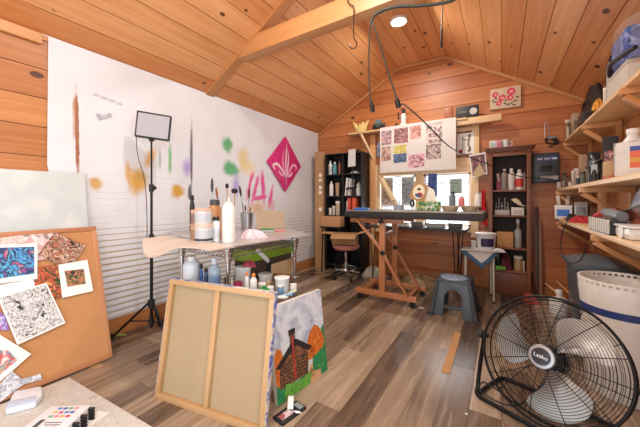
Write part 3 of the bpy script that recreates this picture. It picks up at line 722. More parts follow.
m = MB(); m.box(Vector((0, 0, .012))-nn*.0, (.03, .03, .024)); m.build('swivel_mount', BLACK, pv)
g0 = cc-rr_*pw*.5-nn*.03
m = MB(); m.tube(smooth([g0+tl*-.05, Vector((-.115, -.05, -.10)), Vector((-.03, -.045, -.28)), Vector((.004, -.045, -.42)), Vector((.03, -.05, -.60)), Vector((.02, -.045, -.78)), Vector((.0, -.045, -.9))], 8), .003, 6); m.build('power_cable', BLACK, pv)
# ================================================================ wire cart with paints
ZC = .82
ct = thing('wire_cart', 'chrome wire shelf cart loaded with paints behind the big canvas', 'cart', (-1.6, 1.46, 0))
PO = [(-1.385, 1.17), (-1.33, 1.755), (-1.855, 1.17), (-1.87, 1.755)]
for (x, y) in PO:
    m = MB(); m.tube([(x, y, .0), (x, y, ZC-.012)], .0125, 14)
    for k in range(12): m.tube([(x+.013*math.cos(2*PI*j/14), y+.013*math.sin(2*PI*j/14), .06+.06*k) for j in range(14)], .0012, 4, True)
    ps = m.build('post', CHROME, ct, world=True)
    for z in (ZC-.05, .48):
        m = MB(); m.lathe([(.013, -.05), (.017, -.05), (.030, .03), (.030, .036), (.013, .036)], (x, y, z), 16); m.build('corner_sleeve', CHROME, ps, world=True)
def wire_shelf(z, nm):
    m = MB(); x0, x1, y0, y1 = -1.86, -1.355, 1.165, 1.76
    for dz in (0, -.03):
        m.tube([(x0, y0, z+dz), (x1, y0, z+dz), (x1, y1, z+dz), (x0, y1, z+dz)], .0038, 8, True)
    for k in range(19):
        y = y0+(y1-y0)*(k+.5)/19; m.tube([(x0, y, z+.003), (x1, y, z+.003)], .0022, 6)
    for k in range(3):
        x = x0+(x1-x0)*(k+.5)/3; m.tube([(x, y0, z-.003), (x, y1, z-.003)], .003, 6)
    for (a, b) in (((x0, y0), (x1, y0)), ((x1, y0), (x1, y1)), ((x1, y1), (x0, y1)), ((x0, y1), (x0, y0))):
        a, b = Vector((*a, z)), Vector((*b, z)); pts = []
        for k in range(29): pts.append(a.lerp(b, k/28)-Vector((0, 0, .03 if k % 2 else 0)))
        m.tube(pts, .002, 5)
    return m.build(nm, CHROME, ct, world=True)
wire_shelf(ZC-.035, 'wire_shelf'); wire_shelf(.48, 'wire_shelf')
zs = .486
# clear grey sheet on top and the curling plank
m = MB(); q = [PZ(166, 232, ZC+.004), PZ(222, 247.5, ZC+.004), PZ(312, 234.8, ZC+.004), PZ(283, 226.5, ZC+.004), PZ(190, 229.8, ZC+.004)]
m.slab(q[::-1] if (q[1]-q[0]).cross(q[2]-q[0]).z < 0 else q, .006); wsolo('table_sheet', m, M('b9b4b2', .18, .25, name='grey_acrylic'), 'glossy grey sheet forming the worktop over the wire cart', 'worktop', bev=.001)
zt = ZC+.0045
A_, B_ = PZ(148, 238.5, ZC+.012), PZ(216, 250, ZC+.012)
t_ = MB(); dv = (B_-A_); nv = Vector((-dv.y, dv.x, 0)).normalized(); nv = nv if nv.y > 0 else -nv
def plk(u, v):
    p = A_+dv*u+nv*(-.03+.15*v)
    dr_ = .075*max(0, 1-v*1.6)**1.6*max(0, math.sin(PI*min(1, max(0, (u-.05)/.62))))
    return Vector((p.x, p.y-.10*math.sin(PI*min(1, u*1.25 if u < .8 else 1))*(1-v)**2*(1 if u < .8 else 1), p.z+.005-dr_))
t_.sheet(plk, 20, 10, t=.008); wsolo('thin_plank', t_, pine('pale_veneer', 'd6c8ba', 'c0ae9c', knots=False), 'thin pale veneer plank curling over the front left edge of the cart', 'plank')

def rev(name, label, cat, loc, parts, group=None, n=20):
    """a round thing: parts = [(part name, profile, material)]"""
    t = thing(name, label, cat, tuple(loc), 0, group)
    for (pn, pr, mt) in parts:
        m = MB(); m.lathe(pr, n=n); m.build(pn, mt, t)
    return t
def jar(label, loc, r, h, bodym, lidm, labm=None, name='paint_jar', cat='paint jar', group=None, lid=.16):
    hb = h*(1-lid); ps = [('body', [(0, 0), (r*.95, 0), (r, h*.04), (r, hb*.92), (r*.94, hb), (0, hb)], bodym), ('lid', [(0, hb), (r*1.03, hb), (r*1.04, h*.985), (r*.98, h), (0, h)], lidm)]
    if labm: ps.append(('paper_label', [(r*.9, hb*.14), (r*1.012, hb*.15), (r*1.012, hb*.82), (r*.9, hb*.83)], labm))
    return rev(name, label, cat, loc, ps, group)
def bottle(label, loc, r, h, bodym, capm, labm=None, name='bottle', cat='bottle', group=None, neck=.38, sh=.70, tip=False):
    ps = [('body', [(0, 0), (r*.93, 0), (r, h*.03), (r, h*sh), (r*.85, h*(sh+.06)), (r*neck, h*(sh+.13)), (r*neck, h*.9), (0, h*.9)], bodym)]
    ps.append(('cap', [(0, h*.86), (r*neck*1.25, h*.86), (r*neck*1.2, h*.95), (r*neck*(.25 if tip else 1.1), h), (0, h)], capm))
    if labm: ps.append(('paper_label', [(r*.9, h*.14), (r*1.015, h*.15), (r*1.015, h*.55), (r*.9, h*.56)], labm))
    return rev(name, label, cat, loc, ps, group)
def tubthing(label, loc, r, h, mat, name='plastic_tub', cat='tub', taper=.85, lidm=None, group=None, labm=None, inner=None):
    ps = [('body', [(0, 0), (r*taper, 0), (r*.985, h*.93), (r*1.05, h*.95), (r*1.05, h), (r*.96, h), (r*.92*taper+.0, h*.1), (0, h*.1)], mat)]
    if lidm: ps.append(('lid', [(0, h), (r*1.07, h), (r*1.07, h*1.07), (r*1.0, h*1.09), (0, h*1.09)], lidm))
    if labm: ps.append(('paper_label', [(r*.9, h*.2), (r*(taper+.2*(1-taper))*1.012+.0005, h*.2), (r*(taper+.75*(1-taper))*1.012+.0005, h*.75), (r*.9, h*.75)], labm))
    return rev(name, label, cat, loc, ps, group)
def carton(label, loc, sx, sy, sz, mat, rz=0, lab=None, lidm=None, name='carton', cat='box', group=None, bev=.003):
    t = thing(name, label, cat, tuple(loc), rz, group)
    m = MB(); m.box((0, 0, sz*.5), (sx, sy, sz)); m.build('body', mat, t, min(bev, sx*.1, sy*.1, sz*.1))
    if lidm: m = MB(); m.box((0, 0, sz*.93), (sx*1.03, sy*1.03, sz*.16)); m.build('lid', lidm, t, min(bev, sz*.04))
    if lab: m = MB(); m.box((0, -sy*.5-.0006, sz*.45), (sx*.72, .0012, sz*.5)); m.build('front_label', lab, t)
    return t
def crumple(name, label, cat, loc, sx, sy, sz, mat, rz=0, seed=0, group=None, n=18):
    """a soft heap: a lumpy closed surface resting on its base"""
    rnd = random.Random(seed); ph = [rnd.uniform(0, 6.28) for _ in range(9)]
    vs = []; m = MB(); prof = []
    def fn(u, v):
        a = u*2*PI; b = v*PI*.5
        k = 1+.22*math.sin(3*a+ph[0])+.14*math.sin(5*a+ph[1]+b*2)+.10*math.sin(9*a+ph[2]+b*5)
        zz = math.sin(b)*(1+.25*math.sin(4*a+ph[3])*math.cos(b)+.18*math.sin(7*a+ph[4]+3*b))
        return Vector((math.cos(a)*math.cos(b)*k*sx/2, math.sin(a)*math.cos(b)*k*sy/2, max(0, zz)*sz))
    m.sheet(fn, n*2, 8); vs0 = [fn(i/(2*n), 0) for i in range(2*n)]
    m.add(vs0, [list(range(2*n))]); return solo(name, m, mat, label, cat, tuple(loc), rz, group, ang=60)
def brush(label, base, lean, L, hair, handle=None, group='brushes standing on the cart', name='paint_brush', wide=.008):
    t = thing(name, label, 'brush', tuple(base), 0, group); d = Vector(lean).normalized()
    m = MB(); m.tube([d*0, d*L*.3, d*L*.62], [.003, .0045, .0035], 8); m.build('handle', handle or M('c89a60', .4), t)
    m = MB(); m.tube([d*L*.6, d*L*.76], [.004, wide*.8], 10); m.build('ferrule', STEEL, t)
    m = MB(); m.tube([d*L*.75, d*L*.86, d*L*.96, d*L], [wide*.8, wide*1.25, wide*.9, wide*.2], 10); m.build('bristles', hair, t); return t
# paint pots stacked on the worktop (front pair and the pair behind)
PL = M('bcc0c4', .4, var=.1, scale=60)
def onT(px0, px1, yt, yb): return place(px0, px1, yt, zt, yb=yb)
p, w_, h_ = onT(195.5, 212.5, 221, 242.5); r0 = w_/2; h1 = .122
PKLID = M('dcae96', .45)
jar('wide tan lidded paint pot at the bottom of the front stack on the cart', p, r0, h1, M('cfcdc9', .4), M('d8bfae', .45), PL, 'paint_pot', 'paint pot', 'stacked paint pots')
pk = bpy.data.objects['paint_pot']; m = MB(); m.lathe([(r0*.98, .016), (r0*1.02, .016), (r0*1.02, .030), (r0*.98, .030)], n=24); m.build('dark_stripe', M('33343a', .5), pk)
jar('tan lidded paint pot sitting on top of the front stack', p+Vector((-.006, 0, h1)), r0*.94, .100, M('cfcdc9', .4), PKLID, PL, 'paint_pot', 'paint pot', 'stacked paint pots')
p2, w2, h2 = onT(187.5, 200, 224, 239); 
jar('brownish paint pot at the bottom of the rear left stack', p2+Vector((.01, .02, 0)), w2*.5, .105, M('caa488', .4), M('c09a80', .45), M('a8846a', .5), 'paint_pot', 'paint pot', 'stacked paint pots')
jar('brownish paint pot on top of the rear left stack', p2+Vector((.01, .02, .105)), w2*.47, .10, M('b8948a', .4), PKLID, M('8a7068', .5), 'paint_pot', 'paint pot', 'stacked paint pots')
p, w_, h_ = onT(222.5, 235, 203, 242)
rev('squeeze_bottle', 'tall white paint squeeze bottle with pointed nozzle and yellow drips', 'bottle', p, [('body', [(0, 0), (w_*.46, 0), (w_*.5, .01), (w_*.5, h_*.80), (w_*.45, h_*.90), (w_*.36, h_*.97), (0, h_)], art('dripped_white', ['e9e6de', 'f3f1ea', 'efece4', 'd9b25a'], 34, lo=.35, hi=.78)), ('nozzle', [(0, h_*.97), (w_*.30, h_*.97), (w_*.28, h_*1.01), (w_*.12, h_*1.03), (w_*.07, h_*1.10), (w_*.03, h_*1.15), (0, h_*1.15)], M('ece7d8', .4))], n=24)
p, w_, h_ = onT(208.5, 221, 201, 238)
bottle('amber brown bottle with dark wide cap behind the squeeze bottle', p, w_*.5, h_*1.04, M('b98654', .3), DGREY, M('d8b088', .5), name='amber_bottle', neck=.62, sh=.74)
p, w_, h_ = onT(212.5, 219.5, 217, 241.5)
bottle('small white tube bottle with black cap before the amber bottle', p, w_*.5, h_, M('e4e6e6', .35), BLACK, M('c9d0d4', .5), name='small_bottle', neck=.8, sh=.78)
p, w_, h_ = onT(240.5, 253.5, 213, 229); cupc = p.copy()
rev('metal_cup', 'grey metal cup holding paint brushes on the cart', 'cup', p, [('body', [(0, 0), (w_*.42, 0), (w_*.5, h_), (w_*.53, h_+.003), (w_*.47, h_), (w_*.40, .006), (0, .006)], STEEL)], n=24)
HB = [M('2c2420', .9), M('6a3a28', .9), M('3a3436', .9), M('8a5a3a', .9), M('4a4a50', .9)]
for k, (px, py, yb_, lab) in enumerate(((239.5, 186, 232, 'dark haired brush leaning left out of the metal cup'), (249.5, 188, 232, 'brown haired brush leaning right out of the metal cup'), (245, 205, 232, 'short tan handled brush upright in the metal cup'), (250.5, 207, 231, 'short dark brush at the right rim of the metal cup'))):
    tp = PY(px, py, cupc.y); b0 = cupc+Vector((0, 0, .009)); tp.x = max(tp.x, cupc.x-.2); v = tp-b0; brush(lab, b0+Vector((.008*(k-1.5), 0, 0)), v-Vector((.008*(k-1.5), 0, 0)), v.length, HB[k], M(['3a2c28', 'c08a58', 'caa070', '2a2a2c'][k], .4), wide=.009 if k < 2 else .006)
for k, (px0, py0, px1, py1, w2, lab) in enumerate(((212.5, 208, 212, 178, .010, 'tall brush with splayed dark tips standing behind the amber bottle'), (222, 205, 216, 187, .008, 'rust haired brush leaning left behind the squeeze bottle'))):
    Y_ = 1.52+.03*k; a_ = PY(px0, py0, Y_); a_.z = zt; tp = PY(px1, py1, Y_); v = tp-a_; brush(lab, a_, v, v.length, HB[4 if k == 0 else 3], HB[0] if k == 0 else None, wide=w2, name='paint_brush')
for k, (px, py, r, lab) in enumerate(((227, 186, .014, 'small round black foam dauber behind the squeeze bottle'), (234.5, 191, .026, 'wide black foam dauber behind the squeeze bottle'))):
    tp = PY(px, py, 1.50+k*.03); t = thing('foam_dauber', lab, 'foam brush', (tp.x, tp.y, zt)); hh = tp.z-zt
    m = MB(); m.tube([(0, 0, 0), (0, 0, hh-.01)], .004, 8); m.build('handle', M('b88a58', .5), t)
    m = MB(); m.lathe([(0, hh-.018), (r*.7, hh-.016), (r, hh), (r*.75, hh+.016), (0, hh+.02)], n=18); m.build('foam_head', M('26272a', .95), t)
p, w_, h_ = onT(187, 194, 192, 231)
bottle('slim black spray bottle at the back left of the worktop', p+Vector((-.05, .05, 0)), w_*.35, h_*.92, M('26262a', .4), BLACK, None, name='spray_bottle', neck=.6)
p, w_, h_ = onT(238, 267, 226, 238)
crumple('pink_paper_towel', 'crumpled pale pink paper towel beside the metal cup', 'paper towel', p+Vector((0, 0, 0)), .17, .11, .055, M('ecd3d8', .9), .9, 3)
p, w_, h_ = onT(254, 268, 212, 227)
crumple('crumpled_paper', 'crumpled white paper standing right of the metal cup', 'crumpled paper', p, .085, .07, .085, M('eeece2', .9), .3, 5)
p, w_, h_ = onT(257, 278, 226, 232)
t = thing('lidded_dish', 'clear dish with green plastic lid at the right of the worktop', 'dish', tuple(p)); m = MB(); m.box((0, 0, .010), (.11, .07, .02), rz=.7); m.build('dish', CLEAR, t, .004); m = MB(); m.box((0, 0, .024), (.115, .075, .008), rz=.7); m.build('cover', M('2a8a48', .5), t, .003)
p, w_, h_ = onT(275, 285, 226, 231)
m = MB(); m.box((0, 0, .004), (.09, .035, .008), rz=.9); solo('pink_sponge', m, M('e88a90', .8), 'flat pink sponge strip at the far right of the worktop', 'sponge', tuple(p+Vector((.0, 0, 0))), bev=.002)
A1, B1_ = PX(264, 230, -1.80), PX(288, 229, -1.80)
m = MB(); m.slab([(-1.93, 1.97, zt), (-1.83, 2.26, zt), (-1.86, 2.27, zt+.165), (-1.96, 1.98, zt+.175)], .006); wsolo('tan_board', m, M('b8a489', .7), 'tan rigid board standing on edge at the back of the worktop', 'board')
# --- things on the lower wire shelf
def onS(px0, px1, yt, Y=None, X=None): return place(px0, px1, yt, zs, Y=Y, X=X)
p, w_, h_ = onS(183.5, 200, 256, X=-1.72); bottle('large cloudy white jug at the left of the lower shelf', p, w_*.5, h_, M('dfe1e4', .35), WHITE, name='plastic_jug', cat='jug', neck=.4, sh=.78)
for k, (a, b, y, X, c, lab) in enumerate(((199.5, 203, 264, -1.62, '2f62a0', 'slim blue bottle with black cap beside the cloudy jug'), (204, 208, 268, -1.58, '35507a', 'short dark blue bottle left of the clear bottle'))):
    p, w_, h_ = onS(a, b, y, X=X); bottle(lab, p, w_*.5, h_, M(c, .35), BLACK, name='ink_bottle', neck=.7)
p, w_, h_ = onS(208, 221, 258, X=-1.53); bottle('clear plastic bottle of bluish water at the lower shelf front', p, w_*.45, h_, clear('water_bottle', 'b9cfdf', .55), clear('water_cap', 'dfe6ee', .8), M('7f9cc4', .4), name='water_bottle', neck=.4)
for k, (a, b, y, Y, c, l_, lab) in enumerate(((235, 251, 266, 1.45, 'e8e8e6', 'f3f3f2', 'large white paint bucket behind the pink tub'), (258, 273, 273, 1.60, 'e6e6e2', 'efefec', 'white paint bucket right of the red rag'), (274.5, 289.5, 276.5, 1.50, 'd8dcde', 'eceeee', 'clear sided jar with white lid next to the front post'))):
    p, w_, h_ = onS(a, b, y, Y=Y); tubthing(lab, p, w_*.48, h_*.9, M(c, .35), 'paint_bucket', 'bucket', .9, M(l_, .35), 'paint buckets')
p, w_, h_ = onS(233.5, 242, 283, Y=1.30); tubthing('bright pink tub at the front of the lower shelf', p, w_*.5, max(h_, .06), M('ea3f7a', .4), 'pink_tub', 'tub', .85, M('e03070', .4))
for k, (a, b, y, Y, lab) in enumerate(((244.5, 249, 272, 1.28, 'thin white glue bottle with orange cap, the left of the pair'), (250, 257, 273, 1.29, 'white glue bottle with orange cap, the right of the pair'))):
    p, w_, h_ = onS(a, b, y, Y=Y); bottle(lab, p, w_*.5, max(h_, .1), M('f0efec', .35), ORANGE, None if k == 0 else M('e4ecf0', .4), name='glue_bottle', neck=.45, tip=True)
p, w_, h_ = onS(235, 251, 266, Y=1.45); p = p+Vector((.035, .03, h_*.9*1.09+.001)); crumple('red_rag', 'crumpled red rag lying over the lid of the large white bucket', 'rag', p, .10, .07, .035, M('b8485a', .9), .2, 11)
p, w_, h_ = onS(262, 268, 271, Y=1.33); crumple('green_rag', 'small crumpled green rag at right of the glue bottles', 'rag', p, .075, .06, .07, M('3f9a48', .9), .5, 12)
p, w_, h_ = onS(268, 273, 263, Y=1.66); bottle('black bottle standing below the lime bin', p, w_*.5, h_, BLACK, BLACK, name='black_bottle', neck=.45)
for k, (a, b, y, Y, c, lab) in enumerate(((258, 266, 283, 1.38, 'dcd9d2', 'low white paint tub lying before the second bucket'), (266, 274, 286.5, 1.40, 'e9e9ea', 'small white lidded pot between the low tub and jar'), (277, 284, 285, 1.46, '7aa0c0', 'blue grey pot below the clear sided jar'), (290, 297, 284, 1.55, 'e3e2de', 'small pale pot beside the front right post'), (224.5, 230, 277, 1.23, '5a2c2c', 'dark maroon pot beside the front post'))):
    p, w_, h_ = onS(a, b, y, Y=Y); jar(lab, p, w_*.48, max(.045, h_), M(c, .4), WHITE if k != 4 else BLACK, None, 'small_pot', 'pot', 'small paint pots')
for k, (px0, px1, c, lab) in enumerate(((276, 286, 'f2f2ef', 'white handled knife leaning before the clear sided jar'), (283, 292, '8ab0c8', 'pale blue tube lying before the clear sided jar'), (288, 297, 'c8d8a8', 'pale green tube at the right end of the lower shelf'))):
    p, w_, h_ = onS(px0, px1, 285, Y=1.38+.06*k); t = thing('paint_tube', lab, 'tube', tuple(p+Vector((0, 0, .012))), .5+.5*k)
    m = MB(); m.tube([(-.05, 0, 0), (-.02, 0, 0), (.03, 0, .0)], [.004, .010, .012], 10); m.build('body', M(c, .4), t); m = MB(); m.tube([(.03, 0, 0), (.045, 0, 0)], .006, 10); m.build('cap', BLUE if k else WHITE, t)
for k, (px0, px1, yt, X, r_, c, cp, lab) in enumerate(((227.5, 231, 270, -1.40, 1, '7a2a34', '2a2024', 'slim dark red bottle right of the front post on the lower shelf'), (230, 233.5, 277, -1.43, 1, 'e4e4e0', 'c8c8c4', 'small white bottle left of the pink tub'), (266.5, 270.5, 281, -1.385, 1, 'c8b070', 'e8e4dc', 'small mustard bottle between white pots on the lower shelf'), (236.5, 239, 262, -1.66, 1, 'a83040', '1e1e20', 'thin red bottle behind the large white bucket'), (291, 294.5, 273, -1.44, 1, '9ab0b8', 'f0f0ee', 'small grey blue bottle beside the front right post'))):
    p, w_, h_ = onS(px0, px1, yt, X=X); bottle(lab, p, w_*.46, max(.05, h_), M(c, .4), M(cp, .4), None, 'small_bottle', 'bottle', None, neck=.6)
# rear half: cardboard and the lime bin under the worktop
p, w_, h_ = onS(272, 296, 268, X=-1.46); m = MB()
m.slab([PX(272, 280, -1.44)*1, PX(296, 280, -1.44), PX(296, 263, -1.44), PX(272, 271, -1.44)], .008)
mz = min(v[2] for v in m.v); m.v = [(v[0], v[1], v[2]-mz+zs) for v in m.v]; wsolo('cardboard_sheet', m, M('c0a27a', .85), 'tan cardboard sheet standing on the lower shelf below the lime bin', 'cardboard')
t = thing('lime_bin', 'lime green bin with white handle under the right end of the worktop', 'bin', (-1.66, 1.68, zs)); 
m = MB(); a0_, b0_ = PX(256, 254, -1.66), PX(297, 252, -1.66)
m.box((0, .10, .195), (.20, .52, .09)); m.build('body', M('86a82e', .45), t, .01); m = MB(); m.bar((.105, -.10, .24), (.115, .02, .13), .012, .03); m.build('handle', WHITE, t, .003)
m = MB(); m.box((0, .10, .075), (.18, .49, .15)); m.build('dark_base', M('4a3a2e', .7), t, .01)
# dark leaflet with white paper strip on the floor
c1 = PZ(290, 414, 0); d1 = PZ(301, 404, 0)-PZ(277, 421, 0); 
t = thing('boxed_palette_knife', 'black packet with red print on the floor by the leaning canvas', 'packet', tuple(c1), math.atan2(d1.y, d1.x))
m = MB(); m.box((0, 0, .006), (d1.length, .075, .012)); m.build('sleeve', BLACK, t, .002)
m = MB(); m.box((-.03, 0, .0124), (.07, .04, .0008)); m.box((.06, 0, .0124), (.03, .05, .0008), mi=1); m.build('printed_panel', [art('red_grey_print', ['c84a4a', 'd8d8d8', 'a83a3a', '6a7a80'], 40), M('8a9094', .5)], t)
m = MB(); q0 = PZ(287, 401, .02); q1 = PZ(296, 415, .014)
def ps_(u, v):
    a = Vector((PZ(291, 404, 0).x, PZ(291, 404, 0).y, .045)); b = Vector((c1.x+.0, c1.y+.0, .0145)); c = b+Vector((.05, .01, 0.0))
    p = a.lerp(b, u/.65) if u < .65 else b.lerp(c, (u-.65)/.35)
    return p+Vector((cT, sT, 0))*(v-.5)*.03+Vector((0, 0, .01*math.sin(u*9)))
m.sheet(ps_, 12, 3, t=.001); wsolo('paper_strip', m, PAPER, 'curled white paper strip on the black packet', 'paper strip')

# ================================================================ wooden drafting table
TX0, TX1, TY0, TY1, TZ0, TZ1 = -1.475, -.118, 2.85, 3.52, .912, .985
et = thing('drafting_table', 'wooden H-frame art table on casters with thick dark top before the window', 'table', (-1.05, 3.2, 0))
m = MB(); m.box(((TX0+TX1)/2, (TY0+TY1)/2, (TZ0+TZ1)/2-.006), (TX1-TX0, TY1-TY0, TZ1-TZ0-.014)); m.build('table_top', M('25201e', .6), et, .006, world=True)
m = MB(); m.box(((TX0+TX1)/2, (TY0+TY1)/2, TZ1-.004), (TX1-TX0-.03, TY1-TY0-.03, .010)); m.build('work_surface', M('8a857e', .45), et, .003, world=True)
for Y_ in (2.97, 3.40):
    m = MB(); m.box((-1.075, Y_, .5), (.062, .045, .80)); m.build('post', EASEL, et, .004, world=True)
    m = MB(); m.box((-1.05, Y_-.0, .095), (.67, .05, .055)); m.build('foot', EASEL, et, .006, world=True)
    m = MB(); m.bar((-.80, Y_-.026, .115), (-1.06, Y_-.026, .53), .022, .045, up=(0, 1, 0)); m.build('lower_brace', EASEL, et, .003, world=True)
    m = MB(); m.bar((-1.06, Y_-.028, .55), (-1.36, Y_-.028, .88), .022, .04, up=(0, 1, 0)); m.build('upper_brace', EASEL, et, .003, world=True)
    m = MB(); m.box((-1.15, Y_-.0, .875), (.60, .04, .05)); m.build('top_rail', EASEL, et, .004, world=True)
    for z, x in ((.875, -1.075), (.54, -1.06)):
        m = MB(); RY = Matrix.Rotation(PI/2, 3, 'X'); m.lathe([(0, 0), (.02, 0), (.026, .012), (.022, .028), (0, .03)], (x, Y_-.036, z), 14, R=RY); m.build('clamp_knob', BLACK, et, world=True)
    for x in (-1.34, -.76):
        m = MB(); m.lathe([(0, -.012), (.030, -.012), (.032, 0), (.030, .012), (0, .012)], (x, Y_, .032), 18, R=Matrix.Rotation(PI/2, 3, 'X')); cs = m.build('caster', RUBBER, et, world=True)
        m = MB(); m.box((x, Y_, .062), (.03, .034, .014)); m.box((x, Y_+.017, .045), (.02, .003, .04)); m.box((x, Y_-.017, .045), (.02, .003, .04)); m.build('caster_fork', BLKMET, cs, world=True)
m = MB(); m.box((-1.075, 3.185, .72), (.03, .40, .05)); m.build('cross_rail', EASEL, et, .004, world=True)
m = MB(); m.box((-.80, 3.185, .095), (.045, .385, .05)); m.build('cross_foot', EASEL, et, .004, world=True)
m = MB(); m.box((-1.30, 3.185, .095), (.045, .385, .05)); m.build('cross_foot', EASEL, et, .004, world=True)
# ================================================================ back left corner: posts of cardboard, bookcase, stool with box
for k, (px0, px1, yb, yt, lab) in enumerate(((313.5, 324, 268, 152, 'tall brown cardboard carton with white labels in the left back corner'), (324.5, 330, 266.5, 158, 'narrower brown carton standing between labelled carton and black bookcase'))):
    c1 = PZ((px0+px1)/2, yb, 0); d = depth(c1); w_ = (px1-px0)*d/S; h_ = (200-yt)/S*d+H
    if k == 1: c1 += Vector((-.05, .06, 0))
    t = thing('long_carton', lab, 'box', tuple(c1+Vector((0, .06, 0))), .25)
    m = MB(); m.box((0, 0, h_/2), (w_*.94, .12 if k == 0 else .06, h_)); m.build('body', CARD, t, .003)
    if k == 0:
        for zz, hh in ((1.50, .05), (1.42, .045), (1.30, .06), (1.22, .05), (.95, .06)):
            m = MB(); m.box((w_*.08, -.0608, zz), (.05, .0012, hh)); m.build('shipping_label', M('e9e4d8', .7), t)
    m = MB(); m.box((0, 0, h_+.001), (w_*.3, .125 if k == 0 else .064, .002)); m.build('tape', M('8f6f48', .4), t)
BX0, BX1, BY0, BY1, BZ = -2.355, -1.725, 3.90, 4.17, 1.82
bc = thing('bookcase', 'black open bookcase against the back wall behind the office stool', 'bookcase', ((BX0+BX1)/2, 4.03, 0))
BK = M('1b1a1a', .5, name='black_laminate')
for x in (BX0+.009, BX1-.009): m = MB(); m.box((x, (BY0+BY1)/2, BZ/2), (.018, BY1-BY0, BZ)); m.build('side_panel', BK, bc, .002, world=True)
m = MB(); m.box(((BX0+BX1)/2, (BY0+BY1)/2, BZ-.009), (BX1-BX0-.038, BY1-BY0, .018)); m.build('top_panel', BK, bc, .002, world=True)
m = MB(); m.box(((BX0+BX1)/2, BY1-.004, BZ/2), (BX1-BX0-.038, .006, BZ-.04)); m.build('back_panel', BK, bc, world=True)
BM = -2.045
m = MB(); m.box((BM, (BY0+BY1)/2-.004, BZ/2), (.018, BY1-BY0-.012, BZ-.04)); m.build('divider', BK, bc, .002, world=True)
BSH = [.10, .48, .86, 1.165, 1.50]
for z in BSH:
    for x0, x1 in ((BX0+.02, BM-.01), (BM+.01, BX1-.02)): m = MB(); m.box(((x0+x1)/2, (BY0+BY1)/2-.004, z-.009), (x1-x0, BY1-BY0-.014, .018)); m.build('shelf', BK, bc, .002, world=True)
def onBk(px0, px1, yt, z, Y=3.97):
    p, w, h = place(px0, px1, yt, z+.0012, Y=Y); nx = [k for k in BSH+[BZ] if k > z+.05]
    return p, w, min(h, nx[0]-z-.035)
WB = M('e4e4e0', .4); GBK = 'bottles in the black bookcase'
for (a, b, y, z, c, cap, lab) in ((328.5, 332.5, 160, 1.50, 'e8e6e0', 'd8d6d2', 'white bottle at the far left of the top row in the bookcase'), (332.8, 336.8, 161.5, 1.50, '5a9aa8', 'e8e8e8', 'teal labelled bottle second from left in the bookcase top row'), (338, 341.5, 160, 1.50, '8a5a4a', '3a3030', 'brown bottle beside the divider on the top shelf'), (329.3, 333.5, 180, 1.165, 'ece9e2', 'ece9e2', 'white pointed bottle alone on the second shelf of the bookcase')):
    p, w_, h_ = onBk(a, b, y, z); bottle(lab, p, w_*.48, h_*.95, M(c, .4), M(cap, .4), PL if c == 'e8e6e0' else None, 'supply_bottle', 'bottle', GBK, neck=.45, tip=(z < 1.4))
p, w_, h_ = onBk(335, 340, 183, 1.165); tubthing('tan paper cup beside the divider on the second shelf', p, w_*.45, h_, M('c09a7a', .6), 'paper_cup', 'cup', .75)
for k, (a, b, y, c, lab) in enumerate(((328.7, 332, 208, 'd8d2c4', 'cream tub at left on the third bookcase shelf'), (332.3, 335.4, 206, 'c8bca8', 'beige tub second on the third bookcase shelf'), (335.5, 340.5, 201, 'b8a890', 'tall grey beige jar right of the tubs on the third shelf'))):
    p, w_, h_ = onBk(a, b, y, .86+.0); jar(lab, p, w_*.48, max(.07, h_), M(c, .5), WHITE if k else CREAM, None, 'supply_jar', 'jar', 'jars in the black bookcase')
p, w_, h_ = onBk(346, 348.8, 197, .86); bottle('white spray bottle at left of the red books', p, w_*.5, h_, WB, BLUE, PL, 'supply_bottle', 'bottle', GBK)
for k, (a, b, y, c, lab) in enumerate(((349.6, 352.8, 194, 'c84a34', 'red orange book left in the third shelf right bay'), (354, 358, 196, 'd05a3a', 'orange red book right in the third shelf right bay'))):
    p, w_, h_ = onBk(a, b, y, .86); t = thing('book', lab, 'book', tuple(p), 0, 'red books in the bookcase')
    m = MB(); m.box((0, 0, h_/2), (w_*.9, .15, h_)); m.build('cover', M(c, .5), t, .003); m = MB(); m.box((0, .004, h_/2), (w_*.7, .15, h_*.97)); m.build('pages', PAPER, t)
p, w_, h_ = onBk(354, 367, 206, .86); 
for k, (a, b, y, rz, lab) in enumerate(((346.3, 348.5, 178, .2, 'leftmost of the leaning white papers on the second shelf'), (349.8, 352, 179, .1, 'second of the leaning white papers on the second shelf'))):
    p, w_, h_ = onBk(a, b, y, 1.165); m = MB(); R_l = Matrix.Rotation(.10, 3, 'Y'); m.box(R_l @ Vector((0, 0, h_*.5)), (w_*.45, .15, h_), R=R_l); mz = min(v[2] for v in m.v); m.v = [(v[0], v[1], v[2]-mz) for v in m.v]; solo('folder', m, PAPER, lab, 'folder', tuple(p), 0, 'papers on the second shelf')
for k, (a, b, y, c, lab) in enumerate(((353, 356.5, 187, '3a2c2a', 'dark box in the middle of the second shelf right bay'), (357, 361.5, 184, 'd8d6d0', 'white tangled roll at right of the second shelf'))):
    p, w_, h_ = onBk(a, b, y, 1.165, 4.0)
    if k == 0: carton(lab, p, w_*.9, .12, h_, M(c, .5), 0, None, BLACK, 'storage_box')
    else: crumple('cloth_roll', lab, 'cloth', p, w_*.9, .12, h_, M(c, .8), 0, 21)
p, w_, h_ = onBk(349, 361, 169, 1.50, 4.02); crumple('folded_cloth', 'pale folded cloth on the top shelf behind the hanging paper', 'cloth', p, w_*.85, .12, h_*.5, M('b8b6b2', .8), 0, 24)
m = MB(); q = [PY(348.5, 149.8, 3.888), PY(355.5, 148.8, 3.888), PY(355.5, 166, 3.888), PY(348, 167, 3.888)]; m.slab(q, .002); wsolo('hanging_notepad', m, M('d9d6d2', .7), 'pale paper pad hanging from the top edge of the bookcase', 'notepad')
